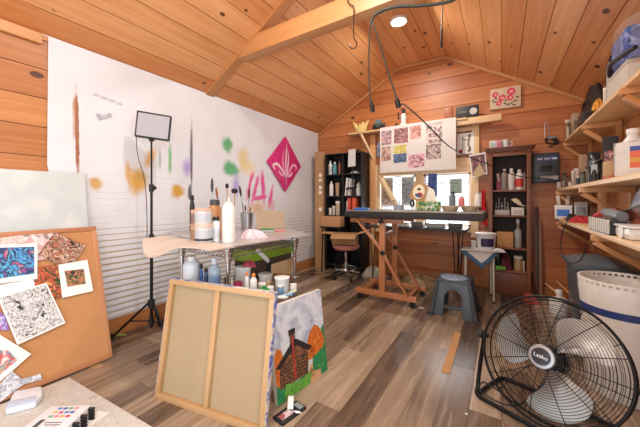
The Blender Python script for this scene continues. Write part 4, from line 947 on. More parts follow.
t = thing('hanging_tool', 'black tool with long handle hanging in front of the bookcase divider bay', 'tool', tuple(PY(352, 192, 3.885)))
m = MB(); m.bar(PY(353, 167, 3.885), PY(352.4, 185, 3.885), .012, .012); m.build('handle', BLACK, t, .003, world=True); m = MB(); m.bar(PY(346, 189, 3.885), PY(357, 187, 3.885), .014, .03); m.build('head', BLACK, t, .004, world=True)
p, w_, h_ = onBk(352, 361, 207, .86, 3.90)

# shelf board with pink top between bookcase and table, cartons, and the office stool with its open box
p, w_, h_ = place(329, 346, 215, .86, Y=3.72)
c1 = PZ(346, 278, 0)
so = thing('office_stool', 'round pinkish swivel stool on chrome caster base under the open box', 'stool', tuple(c1))
d = depth(c1); zz = lambda py: H+(200-py)/S*d
m = MB(); m.lathe([(0, zz(249)), (.16, zz(249)), (.185, zz(247.5)), (.19, zz(245.5)), (.18, zz(244)), (0, zz(243.6))], n=32); m.build('seat', M('b87868', .7), so)
m = MB(); m.lathe([(0, .09), (.032, .09), (.030, .2), (.018, .21), (.018, zz(249)), (0, zz(249))], n=18); m.build('gas_post', CHROME, so)
m = MB(); m.lathe([(.10, zz(249)-.025), (.11, zz(249)-.025), (.10, zz(249)), (0, zz(249)), (0, zz(249)-.02)], n=20); m.build('seat_plate', BLACK, so)
m = MB(); m.tube(ring((0, 0, .145), .145, Vector((1, 0, 0)), Vector((0, 1, 0))), .008, 8, True)
for k in range(3): m.tube([(0, 0, .15), (.145*math.cos(k*2.1+.3), .145*math.sin(k*2.1+.3), .145)], .005, 6)
m.build('foot_ring', CHROME, so)
for k in range(5):
    a = 2*PI*k/5+.5; m = MB(); m.tube([(.02*math.cos(a), .02*math.sin(a), .115), (.19*math.cos(a), .19*math.sin(a), .075)], [.016, .010], 10); lg = m.build('leg', CHROME, so)
    m = MB(); R9 = Matrix.Rotation(a, 3, 'Z') @ Matrix.Rotation(PI/2, 3, 'X')
    m.lathe([(0, -.014), (.026, -.014), (.028, 0), (.026, .014), (0, .014)], (.195*math.cos(a), .195*math.sin(a), .0285), 16, R=R9); m.tube([(.19*math.cos(a), .19*math.sin(a), .08), (.193*math.cos(a), .193*math.sin(a), .04)], .007, 8); m.build('caster', BLACK, lg)
def open_box(name, label, c, sx, sy, sz, rz, mat, flaps=(1, 1, 1, 1), fl=.12, ang=(.5, .5, .5, .5)):
    t = thing(name, label, 'box', tuple(c), rz); th = .004
    m = MB(); m.box((0, 0, th/2), (sx, sy, th)); 
    for sg in (-1, 1): m.box((sg*(sx/2-th/2), 0, sz/2), (th, sy, sz)); m.box((0, sg*(sy/2-th/2), sz/2), (sx, th, sz))
    m.build('body', mat, t)
    for k, (dx, dy) in enumerate(((1, 0), (-1, 0), (0, 1), (0, -1))):
        if not flaps[k]: continue
        e = Vector((dx*sx/2, dy*sy/2, sz)); o = Vector((dx*math.cos(ang[k]), dy*math.cos(ang[k]), math.sin(ang[k])))*fl; s_ = Vector((-dy, dx, 0))*((sy if dx else sx)/2)
        m = MB(); m.slab([e-s_, e+s_, e+s_*.96+o, e-s_*.96+o], .003); m.build('flap', mat, t)
    return t
bt = c1+Vector((-.0, -.02, zz(243.4)+.003)); open_box('open_carton', 'open cardboard carton with spread flaps sitting on the office stool', bt+Vector((-.0, 0, 0)), .34, .26, .14, TH*.6, M('a98056', .85), (1, 1, 0, 1), .17, (.3, .03, .9, -.25))
cb_ = thing('storage_crate', 'closed brown cardboard carton on the black stand behind the office stool', 'box', (-2.17, 3.81, .7005)); m = MB(); m.box((0, 0, .075), (.33, .15, .15)); m.build('body', M('b98c60', .85), cb_, .004); m = MB(); m.box((0, -.02, .151), (.06, .10, .002)); m.build('tape', M('9a7648', .4), cb_)
st_ = thing('black_stand', 'small black stand with pinkish top holding brown carton before the bookcase', 'stand', (-2.17, 3.81, 0))
m = MB(); m.box((0, 0, .69), (.36, .17, .018)); m.build('top', BLACK, st_, .002)
for sx in (-.15, .15):
    for sy in (-.07, .07): m = MB(); m.tube([(sx, sy, 0), (sx*.9, sy*.9, .681)], .010, 8); m.build('leg', BLKMET, st_)
# folding chair legs behind the stool (dark tubular x)
# ================================================================ header shelf over the window
HZ = 2.105
hs = thing('header_shelf', 'long raw pine shelf above the window, held by a diagonal strut at left', 'shelf', (-1.0, 4.1, HZ))
m = MB(); m.box((-1.18, 4.09, HZ+.012), (1.64, .19, .024)); m.build('shelf_board', PINE_B, hs, .003, world=True)
m = MB(); m.box((-.30, 4.06, HZ-.0185), (.62, .09, .085)); m.build('log_beam', PINE_B, hs, .018, world=True)
m = MB(); m.bar((-1.80, 4.02, HZ), (-1.655, 4.17, 1.72), .05, .03); m.build('strut', PINE_B, hs, .003, world=True)
m = MB(); m.box((-1.66, 4.175, 1.06), (.085, .04, 2.07)); m.build('wall_post', PINE_T, hs, .003, world=True)
m = MB(); m.box((-.275, 4.172, 1.75), (.085, .045, .64)); m.build('wall_post', PINE_B, hs, .003, world=True)
m = MB(); m.box((-.48, 4.172, 2.02), (.42, .03, .06)); m.build('ledger', PINE_B, hs, .003, world=True)
m = MB(); m.box((-.48, 4.178, 1.60), (.42, .03, .10)); m.build('ledger', PINE_B, hs, .003, world=True)
zh = HZ+.0245
def onH(a, b, y, Y=4.06): return place(a, b, y, zh, Y=Y)
p, w_, h_ = onH(353, 369, 121); t = thing('coral_ornament', 'cream yellow spiky coral ornament at the left end of the header shelf', 'ornament', tuple(p))
cm = M('e8d088', .8)
m = MB(); m.lathe([(0, 0), (w_*.32, 0), (w_*.4, h_*.35), (w_*.2, h_*.5), (0, h_*.5)], n=16); m.build('base', cm, t)
for k in range(9):
    a = k*.75; r = w_*(.18+.16*(k % 3)); m = MB(); m.tube([(r*.5*math.cos(a), r*.3*math.sin(a), h_*.25), (r*1.1*math.cos(a), r*.5*math.sin(a), h_*(.75+.1*(k % 3)))], [.035, .010], 8); m.build('branch', cm, t)
p, w_, h_ = onH(373, 385, 119); t = thing('toy_vehicle', 'small dark green toy vehicle on the header shelf beside the coral', 'toy', tuple(p))
m = MB(); m.box((0, 0, h_*.38), (w_*.95, .07, h_*.36)); m.build('chassis', M('4a5048', .5), t, .006); m = MB(); m.box((-.01, 0, h_*.72), (w_*.5, .06, h_*.4)); m.build('cabin', M('6a7a78', .4), t, .008)
for sx in (-.32, .32):
    for sy in (-.04, .04): m = MB(); m.lathe([(0, -.01), (h_*.2, -.01), (h_*.2, .01), (0, .01)], (sx*w_, sy, h_*.2), 14, R=Matrix.Rotation(PI/2, 3, 'X')); m.build('wheel', BLACK, t)
p, w_, h_ = onH(399, 408, 108); t = thing('figurine', 'small white and black standing figurine on the header shelf', 'figurine', tuple(p))
m = MB(); m.lathe([(0, 0), (w_*.45, 0), (w_*.45, h_*.1), (w_*.28, h_*.2), (w_*.35, h_*.5), (w_*.2, h_*.7), (0, h_*.72)], n=16); m.build('body', M('dcdad4', .5), t)
m = MB(); m.lathe([(0, h_*.68), (w_*.2, h_*.76), (w_*.22, h_*.86), (w_*.12, h_*.98), (0, h_)], n=14); m.build('head', M('2a2626', .6), t)
m = MB(); m.tube([(-.0, -.02, h_*.55), (-w_*.5, -.03, h_*.42), (-w_*.45, -.05, h_*.75)], .012, 8); m.build('arm', M('2a2626', .6), t)
p, w_, h_ = onH(394, 399, 118); crumple('dark_ornament', 'tiny dark ornament left of the figurine', 'ornament', p, .06, .05, .06, M('3a2a28', .7), 0, 31)
p, w_, h_ = onH(444, 453, 108); m = MB(); m.box((0, 0, h_/2), (w_*.8, .06, h_)); solo('wood_block', m, pine('dark_block', 'b0683c', '8a4a28', knots=False), 'upright brown wood block left of the black clock radio', 'block', tuple(p), 0, bev=.004)
p, w_, h_ = onH(457, 478, 106.5); t = thing('clock_radio', 'black box radio with round pale dial on the header shelf right end', 'radio', tuple(p))
m = MB(); m.box((0, 0, h_*.5), (w_*.95, .10, h_*.95)); m.build('case', M('2c2a28', .5), t, .005); m = MB(); m.lathe([(0, 0), (h_*.28, 0), (h_*.28, .006), (0, .006)], (w_*.26, -.051, h_*.45), 20, R=Matrix.Rotation(PI/2, 3, 'X')); m.build('dial', M('c8c4b8', .4), t)
m = MB(); m.box((-w_*.2, -.051, h_*.5), (w_*.36, .002, h_*.2)); m.build('speaker_grille', M('6a6458', .6), t)
# ---- banner with photographs
bn = MB(); q = [PY(380, 128, 3.97), PY(380, 173, 3.97), PY(456, 169, 3.97), PY(456, 117, 3.97)]; bn.slab([q[0], q[1], q[2], q[3]], .0015)
wsolo('hanging_paper', bn, M('ddd6cf', .8, var=.02), 'big pale paper sheet hanging from the header shelf across the window', 'paper sheet')
def photo(px4, mat, label, Y=3.9693, name='photo_print', group='photographs on the hanging paper', border=None, cat='photo'):
    q = [PY(a, b, Y) for a, b in px4]; m = MB(); m.slab(q[::-1] if (q[1]-q[0]).cross(q[2]-q[0]).y > 0 else q, .0012)
    if border is None: return wsolo(name, m, mat, label, cat, group=group)
    c = sum(q, Vector())/4; t = thing(name, label, cat, tuple(c), 0, group); m.build('sheet', border, t, world=True)
    qi = [c+(p-c)*.86+Vector((0, -.001, 0)) for p in q]; m = MB(); m.slab(qi[::-1] if (qi[1]-qi[0]).cross(qi[2]-qi[0]).y > 0 else qi, .0008); m.build('picture', mat, t, world=True); return t
def rect(x0, x1, y0, y1, sk=-.13): return [(x0, y0), (x0, y1), (x1, y1+sk*(x1-x0)), (x1, y0+sk*(x1-x0))]
for k, (x0, x1, y0, y1, cols, lab) in enumerate((
    (381.5, 391.5, 131.5, 145.5, ['2a2a30', 'd8b0b0', '4a4a50', 'e8d0c8'], 'pink and black leafy photo, top left on the hanging paper'),
    (394, 408, 129, 144, ['5a2c34', 'c88888', '3a2428', 'd8a8a0', '8a4a50'], 'dark red flower photo, second in the top row on the paper'),
    (410, 421, 126.5, 139.5, ['8a3a44', 'e0b8a8', 'a85a54', 'e8d0c0'], 'rust flower photo, third in the top row on the paper'),
    (426, 442, 124, 144, ['c8a8a8', 'e4d4cc', '6a4a4c', 'd8b8b0'], 'faded pinkish bouquet print at upper right on the paper'),
    (426, 441, 145, 160, ['9a7a78', 'd8c4bc', '5a4444', 'c09890'], 'faded brown bouquet print at lower right on the paper'),
    (381.5, 391, 147.5, 161.5, ['c8a090', '8a5a4c', 'e0c8b8', '6a4038'], 'tan flower photo, left in the second row on the paper'),
    (393.5, 406.5, 146, 154, ['d8c860', 'b8a848', 'e8dc90', '7a7a4a'], 'yellow field photo in the second row on the paper'),
    (393.5, 406.5, 154.5, 163.5, ['2a3a58', '6a88b0', '1c2430', '90a8c0'], 'blue grey photo just under the yellow field photo'),
    (408.5, 424.5, 155.5, 168.5, ['c82a5a', 'f0c8d0', '8a1a38', 'f4e8e4', 'd84a70'], 'crimson and white rose photo at the bottom of the paper'))):
    photo(rect(x0, x1, y0, y1), art('photo_%d_print' % k, cols, 14 if k < 8 else 9, dist=1.5, seed=k), lab)
fd = thing('figure_drawing', 'white paper with a small standing figure drawing above the window at right', 'drawing', tuple(PY(465, 153, 4.148)))
q = [PY(457, 134, 4.148), PY(457, 155, 4.148), PY(474, 153, 4.148), PY(474, 132, 4.148)]; m = MB(); m.slab(q, .001); m.build('sheet', PAPER, fd, world=True)
m = MB(); Yd = 4.1465
for pts, r in (([(469.2, 136), (469, 140), (468, 144), (469.5, 148), (468, 151.5)], .010), ([(468.8, 139.5), (465, 140), (463, 139)], .006), ([(468, 144), (470.4, 148), (469.8, 151.5)], .008), ([(462.6, 136), (462.8, 150)], .004)):
    m.tube([PY(a, b, Yd) for a, b in pts], r, 6)
m.tube([PY(469.2, 134.8, Yd), PY(469.4, 136.6, Yd)], .018, 8); m.build('drawn_figure', M('8a7a50', .8), fd, world=True)
m = MB(); m.tube([PY(459, 151.5, Yd), PY(462.5, 151.2, Yd)], .022, 6); m.build('red_mark', M('a83040', .8), fd, world=True)
photo([(469, 155), (472, 178), (487.5, 174), (485.5, 152)], art('portrait_print', ['2a2226', '8a4a58', '4a3438', 'c88a80', '3a5068'], 9, dist=1.5), 'colourful picture with white border pinned on the right window post', Y=4.128, name='pinned_picture', group=None, border=PAPER)
t = thing('tan_tag', 'tan triangular paper tag hanging over the pinned picture', 'paper tag', tuple(PY(479, 170, 4.118))); m = MB(); m.slab([PY(473, 174, 4.118), PY(477.5, 178, 4.118), PY(485, 173, 4.118), PY(479.5, 163, 4.118)], .001); m.build('paper', M('cdb48e', .8), t, world=True)
m = MB(); m.tube([PY(479.5, 163, 4.117), PY(480, 157, 4.117)], .003, 6); m.build('string', M('e8e0d0', .8), t, world=True)
m = MB(); m.slab([PY(377, 143, 4.145), PY(377, 157, 4.145), PY(380.5, 156.5, 4.145), PY(380.5, 142.5, 4.145)], .001); wsolo('pinned_slip', m, art('blue_slip', ['e8eef4', '4a70a8', 'e8eef4'], 24), 'narrow white and blue slip on the left window post', 'paper slip')
# art cards standing in the window
for k, (x0, x1, y0, y1, cols, lab) in enumerate(((381, 393, 178, 207, ['c8bca8', '7a8a70', 'a87868', 'd8d0c0', '54707a'], 'tall muted floral card at the left of the window'), (401.5, 414, 177, 206, ['6a90a8', 'c8d0cc', '3a6a88', 'd8d4c8', '8aa8b0'], 'blue grey leafy card left of the window mullion'), (428, 437, 172.5, 197, ['24489a', '3a68b8', '1c2f78', '7a98d0'], 'deep blue patterned card right of the mullion'), (450, 462, 179, 194, ['8ab8a0', 'b8d8c4', '6a9a84', 'd8e8dc'], 'pale green card in the right window sash'))):
    photo(rect(x0, x1, y0, y1, -.06), art('card_%d_print' % k, cols, 16, dist=2, seed=k+20), lab, Y=4.188, name='art_card', group='art cards against the window panes', border=M('d8dcdc', .7) if k != 2 else None, cat='art card')

# ================================================================ on the drafting table
zd = TZ1+.0015
def onD(a, b, y, Y=3.2): return place(a, b, y, zd, Y=Y)
a_, b_ = PY(381.5, 179, 3.50), PY(396, 206.5, 3.46); b_.z = zd+.052
t = thing('mailing_tube', 'thick beige cardboard tube leaning to the left above the drafting table', 'tube', tuple(Vector((b_.x, b_.y, zd))))
m = MB(); m.tube([b_, a_], .033, 20); m.build('tube', M('c8b088', .7), t, world=True); m = MB(); dv = (a_-b_).normalized(); m.tube([a_, a_+dv*.006], .0345, 20); m.build('end_cap', M('a08a64', .7), t, world=True)
p, w_, h_ = onD(394, 404, 205, 3.38); rev('brush_pot', 'clear pot of brushes and tools at the foot of the beige tube', 'pot', p, [('body', [(0, 0), (w_*.5, 0), (w_*.55, .055), (w_*.5, .055), (w_*.46, .006), (0, .006)], M('a8b4bc', .25))])
for k, (px, py, c, lab) in enumerate(((393, 200, '8a98a8', 'steel handled tool leaning left in the clear pot'), (400, 201, 'd8d4cc', 'white handled brush in the clear pot'), (406, 200.5, '34363a', 'dark handled brush leaning right in the clear pot'))):
    tp = PY(px, py, 3.38); b0 = p+Vector((.008*(k-1), 0, .008)); v = tp-b0; brush(lab, b0, v, v.length, M('54504c', .8), M(c, .4), 'tools in the clear pot', wide=.006)
p, w_, h_ = onD(410, 414.5, 200, 3.36); t = thing('hand_scissors', 'black oval handle of scissors standing by the clear pot', 'scissors', tuple(p)); m = MB(); m.tube([(0, 0, 0), (0, 0, h_*.4)], .006, 8); m.build('blade', STEEL, t); m = MB(); m.tube([(w_*.36*math.cos(a*.5), 0, h_*.66+h_*.32*math.sin(a*.5)) for a in range(13)], .010, 8, True); m.build('grip', BLACK, t)
ac, bc_ = PY(411, 200, 3.48), PY(424, 203, 3.48)
t = thing('animal_card', 'tan tilted card with cream oval and dark red bird shape leaning on the green box', 'card', tuple(PY(417, 208, 3.44)))
q = [PY(414.5, 181, 3.47), PY(409.5, 198, 3.44), PY(423.5, 203.5, 3.44), PY(428, 185, 3.47)]; m = MB(); m.slab(q, .006); m.build('card', M('b08a58', .7), t, world=True)
c = sum(q, Vector())/4; ux = (q[3]-q[0]).normalized(); uy = ux.cross((q[1]-q[0])).normalized(); uz = (q[0]-q[1]).normalized()
def disc(cx, cz, rx, rz, off, mt, nm, rot=0):
    m = MB(); pts = [c+ux*(cx+rx*math.cos(a)*math.cos(rot)-rz*math.sin(a)*math.sin(rot))+uz*(cz+rx*math.cos(a)*math.sin(rot)+rz*math.sin(a)*math.cos(rot))+Vector((0, -off, 0)) for a in [2*PI*i/20 for i in range(20)]]
    m.slab(pts[::-1] if (pts[1]-pts[0]).cross(pts[2]-pts[0]).y > 0 else pts, .0006); m.build(nm, mt, t, world=True)
disc(0, .0, .065, .085, .0022, M('e8dcc0', .8), 'pale_oval'); disc(.022, -.03, .035, .028, .0034, M('a8343a', .7), 'red_patch', .3); disc(.0, -.045, .035, .018, .0040, M('3a5a88', .7), 'blue_patch', -.2); disc(-.005, .03, .022, .014, .0038, M('3a3430', .7), 'dark_head', .4)
p, w_, h_ = onD(415.5, 442, 201.5, 3.30); carton('green painted box with yellow and white flowers on the drafting table', p, w_*.82, .13, max(.05, h_), art('painted_floral_box', ['2c6a3a', '3f8a48', 'd8c850', '1f5a34', '4a9a50', 'e8e8d8', '2a6840'], 40, 'voronoi'), TH*.4, None, None, 'painted_box')
m = MB(); m.slab([PY(425, 182, 3.49), PY(422, 207, 3.44), PY(439, 207, 3.44), PY(434, 187, 3.49)], .002); mz = min(v[2] for v in m.v); m.v = [(v[0], v[1], v[2]-mz+zd) for v in m.v]
wsolo('leaning_paper', m, M('e6dfd2', .8), 'white crumpled paper leaning behind the tan card', 'paper')
p, w_, h_ = onD(442, 478, 206, 3.25); t = thing('pulp_tray', 'beige moulded pulp tray of paint tubes at the right end of the table', 'tray', tuple(p), TH*.45)
m = MB(); pm = M('b9a78c', .9)
for sx in (-1, 1): m.lathe([(0, .004), (w_*.17, .004), (w_*.235, h_*.98), (w_*.215, h_), (w_*.15, .014), (0, .014)], (sx*w_*.25, 0, -.003), 18)
m.build('cup', pm, t); m = MB(); m.box((0, 0, h_*.95), (w_*.98, .14, .012)); m.build('rim', pm, t, .003)
pt_ = p.copy()
for k, (px, y, c, lab) in enumerate(((452.5, 192, '6a7a84', 'grey paint tube standing in the pulp tray at left'), (461.5, 196, 'd87a7a', 'pink capped tube in the middle of the pulp tray'), (478, 192, 'e0dcd4', 'white bottle tube at the right end of the pulp tray'))):
    q_, w2, h2 = place(px-2.5, px+2.5, y, zd+h_+.002, Y=3.25); bottle(lab, q_, w2*.55, h2, M(c, .4), M(['34363a', 'e8e8e4', 'b8b4ac'][k], .4), None, 'paint_tube', 'paint tube', 'tubes in the pulp tray', neck=.6)
p, w_, h_ = onD(355, 369, 206, 3.0); carton('flat blue plastic lid box on the left end of the table', p, w_*.9, .12, .025, M('2f68c0', .4), 0, None, M('3a78d0', .4), 'blue_case')
# back desk in front of the window with dark hairpin legs
dk = thing('window_desk', 'cluttered low desk with thin black legs under the window', 'desk', (-.93, 3.9, 0))
m = MB(); m.box((-.93, 3.86, .745), (1.20, .46, .03)); m.build('desk_top', M('3a342e', .5), dk, .003, world=True)
for x in (-1.46, -.44):
    for y in (3.66, 4.04):
        m = MB()
        for s_ in (-.035, .035): m.tube([(x+s_, y, .73), (x, y, .004)], .006, 8)
        m.build('leg', BLKMET, dk, world=True)
for k, (px0, px1, yt, c, Y, lab) in enumerate(((397, 409, 221, 'c8ccd0', 3.76, 'grey metal tin at left on the window desk'), (412, 424, 222.5, '6a6058', 3.76, 'dark brown case in the middle of the window desk'), (427, 445, 221.5, 'a8a49c', 3.76, 'pale flat box right of the brown case on the window desk'), (449, 462, 222, '54504a', 3.76, 'dark flat box at the right end of the window desk'))):
    p, w_, h_ = place(px0, px1, yt, .7605, Y=Y); carton(lab, p, w_*.9, .14, .055+.01*(k % 2), M(c, .5), 0, None, M(c, .4), 'flat_case')
# clothes / plastic heap under the table
p = PZ(374, 276, 0); crumple('plastic_bag', 'pale crumpled plastic bag on the floor behind the table post', 'bag', p, .30, .22, .12, M('d8cfbf', .6), .3, 41)
p = PZ(418, 280, 0); p.y = 3.86; p.x = -.86; crumple('cloth_bundle', 'flat tan cloth bundle on the floor under the window desk', 'cloth', p, .50, .20, .11, M('a8906e', .9), 0, 43)
# ================================================================ right part of the back wall
CX0, CX1, CY0, CY1, CZ = -.125, .285, 3.97, 4.17, 1.665
cbn = thing('open_cabinet', 'tall narrow brown open cabinet with moulded top beside the electrical panel', 'cabinet', ((CX0+CX1)/2, 4.07, 0))
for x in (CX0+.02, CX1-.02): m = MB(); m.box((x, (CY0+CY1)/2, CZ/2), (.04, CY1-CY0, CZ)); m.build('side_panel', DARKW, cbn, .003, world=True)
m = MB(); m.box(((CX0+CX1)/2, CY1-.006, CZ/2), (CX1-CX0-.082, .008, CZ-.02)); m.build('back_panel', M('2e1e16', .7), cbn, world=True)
m = MB()
for k, (ov, z, hh) in enumerate(((.0, CZ+.008, .016), (.018, CZ+.024, .018), (.04, CZ+.040, .016))): m.box(((CX0+CX1)/2, (CY0+CY1)/2-ov/2+.0, z), (CX1-CX0+2*ov, CY1-CY0+ov, hh))
m.build('cornice', DARKW, cbn, .003, world=True)
CSH = [.16, .44, .66, .90, 1.19]
def cz(py): return H+(200-py)/S*depth((.08, CY0, 0))
CSH = [cz(271), cz(248), cz(215.5), cz(190)]
for k, z in enumerate(CSH): m = MB(); m.box(((CX0+CX1)/2, (CY0+CY1)/2-.004, z-.009), (CX1-CX0-.084, CY1-CY0-.012, .018)); m.build('shelf', DARKW, cbn, .002, world=True)
m = MB(); m.box(((CX0+CX1)/2, CY0+.02, CSH[0]/2-.012), (CX1-CX0-.082, .02, CSH[0]-.026)); m.build('plinth', DARKW, cbn, .002, world=True)
m = MB(); m.box(((CX0+CX1)/2, CY0+.012, CZ-.03), (CX1-CX0-.084, .02, .045)); m.build('top_rail', DARKW, cbn, .002, world=True)
def onC(a, b, y, k, Y=4.06): return place(a, b, y, CSH[k]+.001, Y=Y)
GC = 'bottles in the brown cabinet'
for (a, b, y, c, cap, lb, lab) in ((501.5, 507.5, 169, '8a7e74', 'b8b0a8', None, 'grey brown bottle on the top shelf of the cabinet'), (508.5, 514.5, 168.5, 'd8cfc4', 'e8e4dc', None, 'white bottle between grey and red labelled bottles'), (516, 523, 169.5, 'd8d4cc', 'c8c0b8', 'c8402c', 'white bottle with red label on the cabinet top shelf'), (523.4, 525.4, 172, 'b8aca0', 'a89c90', None, 'slim bottle at the right of the cabinet top shelf')):
    p, w_, h_ = onC(a, b, y, 3); bottle(lab, p, w_*.48, h_, M(c, .4), M(cap, .4), M(lb, .5) if lb else None, 'cleaner_bottle', 'bottle', GC, neck=.42, sh=.72)
p, w_, h_ = onC(496, 501, 180, 3); tubthing('small pink tub at left on the cabinet top shelf', p, w_*.45, h_*.9, M('a85a70', .5), 'pink_tub', 'tub')
m = MB(); p, w_, h_ = onC(494.5, 498, 172, 3); m.bar((0, 0, 0.0), (-.03, .0, h_*.9), .008, .03); mz = min(v[2] for v in m.v); m.v = [(v[0]+.045, v[1], v[2]-mz) for v in m.v]; solo('leaning_ruler', m, M('c8a8a0', .5), 'thin pale ruler leaning at the left of the cabinet top shelf', 'ruler', tuple(p))
p, w_, h_ = onC(495, 509, 197, 2); t = thing('wire_rack', 'grey wire toy rack on the second cabinet shelf', 'rack', tuple(p))
m = MB(); m.box((0, 0, h_*.14), (w_*.9, .09, h_*.28)); m.build('base', M('a8a49e', .5), t, .004); m = MB()
for k in range(5): m.tube([(-w_*.38+k*w_*.19, 0, h_*.2), (-w_*.34+k*w_*.17, 0, h_*(.7+.25*(k % 2)))], .006, 6)
m.tube([(-w_*.38, 0, h_*.35), (0, 0, h_*.55), (w_*.38, 0, h_*.35)], .006, 6); m.build('wires', STEEL, t)
p, w_, h_ = onC(511, 526, 206, 2); carton('white box on the second cabinet shelf under the tan mask', p+Vector((-.01, 0, 0)), w_*.7, .10, h_*.85, M('d0c8bc', .6), 0, M('b8b0a4', .6), None, 'white_box')
p2 = p+Vector((0, -.02, h_*.85+.001)); t = thing('dust_mask', 'tan rounded mask tilted on top of the white box', 'mask', tuple(p2)); 
m = MB(); m.sheet(lambda u, v: Vector(((u-.5)*.12-.01, -.05+.10*v, .012+.09*(1-u)*.9+.05*math.sin(PI*u)*math.sin(PI*v))), 14, 8, t=.008); m.build('shell', M('d8c4a0', .8), t); m = MB(); m.tube(smooth([(-.07, -.04, .09), (0, -.075, .03), (.07, -.04, .02)], 6), .003, 6); m.build('strap', M('e8e0d0', .7), t)
p, w_, h_ = onC(497.5, 512.5, 229, 1); carton('brown cardboard box on the third cabinet shelf', p, w_*.9, .13, h_*.85, M('b4824e', .8), 0, None, None, 'brown_carton')
p, w_, h_ = onC(514.5, 521.5, 219, 1); bottle('cloudy spray bottle beside the brown box in the cabinet', p, w_*.48, h_, M('9a948c', .35), M('d8d4d0', .4), None, 'spray_bottle', 'bottle', None, neck=.35, sh=.55)
p, w_, h_ = onC(501, 513, 250, 0); crumple('maroon_cloth', 'dark maroon cloth heap on the lowest cabinet shelf', 'cloth', p+Vector((-.015, 0, 0)), w_*.75, .12, h_*.8, M('6a2c38', .9), 0, 51)
p, w_, h_ = onC(514, 522.5, 256, 0); jar('tan jar with white lid on the lowest cabinet shelf', p, w_*.45, h_, M('a8845c', .5), M('d8d0c4', .4), None, 'storage_jar', 'jar')
p, w_, h_ = onC(522, 524.8, 261, 0); jar('small pale jar at the right of the lowest cabinet shelf', p, w_*.45, h_, M('c8bca8', .5), M('e8e0d4', .4), None, 'storage_jar', 'jar')
p, w_, h_ = onC(495.5, 506, 266, 0, 4.0); carton('bright green case at the front of the lowest cabinet shelf', p+Vector((-.0, 0, 0)), w_*.8, .06, .035, M('6ab83a', .5), 0, None, None, 'green_case')
zc = CZ+.0485
for k, (a, b, y, c, lab) in enumerate(((489.3, 496, 141, 'e0dcd8', 'white carton at left on top of the cabinet'), (496, 501.4, 140.5, 'd8a0a8', 'white and pink carton in the middle on top of the cabinet'), (502, 509, 140, 'dfe4e4', 'white mug at right on top of the cabinet'))):
    p, w_, h_ = place(a, b, y, zc, Y=4.06)
    if k == 2: t = tubthing(lab, p, w_*.48, h_, M(c, .4), 'white_mug', 'mug', .9); m = MB(); m.tube(arc((w_*.48, 0, h_*.5), h_*.28, -PI/2, PI/2, 8), .006, 6); m.build('handle', M(c, .4), t)
    else: carton(lab, p, w_*.85, .10, h_*.95, M(c, .6), .1, M('c8788a' if k else 'b8c8c8', .6), None, 'small_carton')
p, w_, h_ = place(493, 499.5, 134.5, zc, Y=4.06); 
p.z = zc+.086
t = None
# red cloth and papers hanging on the left of the cabinet
rc = MB()
def rcl(u, v):
    a = PY(482.5+1.2*u, 190+0*v, 4.12); b_ = PY(484+1.5*u, 224, 4.10); w = a.lerp(b_, v); return w+Vector(((u-.5)*.045*(.5+.5*v), -.012*math.sin(u*9+v*4), -.03*u*v))
rc.sheet(rcl, 10, 16, t=.0); rc.build; o = wsolo('red_ribbon', rc, M('c8202c', .7), 'long bright red ribbon hanging beside the brown cabinet', 'ribbon', ang=60)
sol = o.modifiers.new('Solidify', 'SOLIDIFY'); sol.thickness = .004
t = thing('hanging_glove', 'small black and white cloth hanging under the pinned picture', 'cloth', tuple(PY(481, 210, 4.14))); m = MB(); m.slab([PY(478, 193, 4.14), PY(478, 212, 4.14), PY(484, 212, 4.14), PY(484, 193, 4.14)], .006); m.build('fabric', M('c8c4c0', .8), t, .002, world=True); m = MB(); m.slab([PY(478.5, 206, 4.1355), PY(478.5, 212, 4.1355), PY(483.5, 212, 4.1355), PY(483.5, 206, 4.1355)], .002); m.build('dark_band', BLACK, t, world=True)
# flower painting above
q = [PY(489.7, 110, 4.165), PY(521, 106, 4.165), PY(521, 84.5, 4.165), PY(490.3, 90, 4.165)]
t = thing('rose_painting', 'small canvas of pink roses on cream hung high on the back wall', 'painting', tuple((q[0]+q[1])/2)); m = MB(); m.slab(q, .03); m.build('canvas', M('d8bfa0', .8), t, .003, world=True)
def qp(u, v, o=.0012): return q[0]+(q[1]-q[0])*u+(q[3]-q[0])*v+Vector((0, -o, 0))
qr = random.Random(4)
def blobp(u, v, ru, rv, o, n=14, wob=.15, sd=0):
    r = random.Random(sd); return [qp(u+ru*math.cos(a)*(1+r.uniform(-wob, wob)), v+rv*math.sin(a)*(1+r.uniform(-wob, wob)), o) for a in [2*PI*i/n for i in range(n)]]
for k, (u, v, r) in enumerate(((.17, .72, .10), (.40, .52, .12), (.68, .78, .13), (.66, .48, .11), (.30, .28, .10))):
    m = MB(); m.slab(blobp(u, v, r, r*1.35, .002, sd=k), .0008); m.slab(blobp(u+.01, v-.01, r*.5, r*.6, .003, sd=k+9), .0008, 1); m.build('rose', [M('d84a60', .8), M('f09aa0', .8)], t, world=True)
m = MB()
for k, (u, v, a) in enumerate(((.10, .45, 1), (.16, .36, .4), (.50, .22, -.5), (.60, .16, .4), (.72, .22, .9), (.82, .30, .2), (.88, .46, -.6), (.52, .35, 1.2), (.2, .52, -.8), (.78, .10, .1))):
    m.slab([qp(u+.08*math.cos(a), v+.08*math.sin(a), .0016), qp(u-.025*math.sin(a), v+.04*math.cos(a), .0016), qp(u-.08*math.cos(a), v-.08*math.sin(a), .0016), qp(u+.025*math.sin(a), v-.04*math.cos(a), .0016)], .0006)
m.build('leaves', M('2c3a2c', .8), t, world=True)
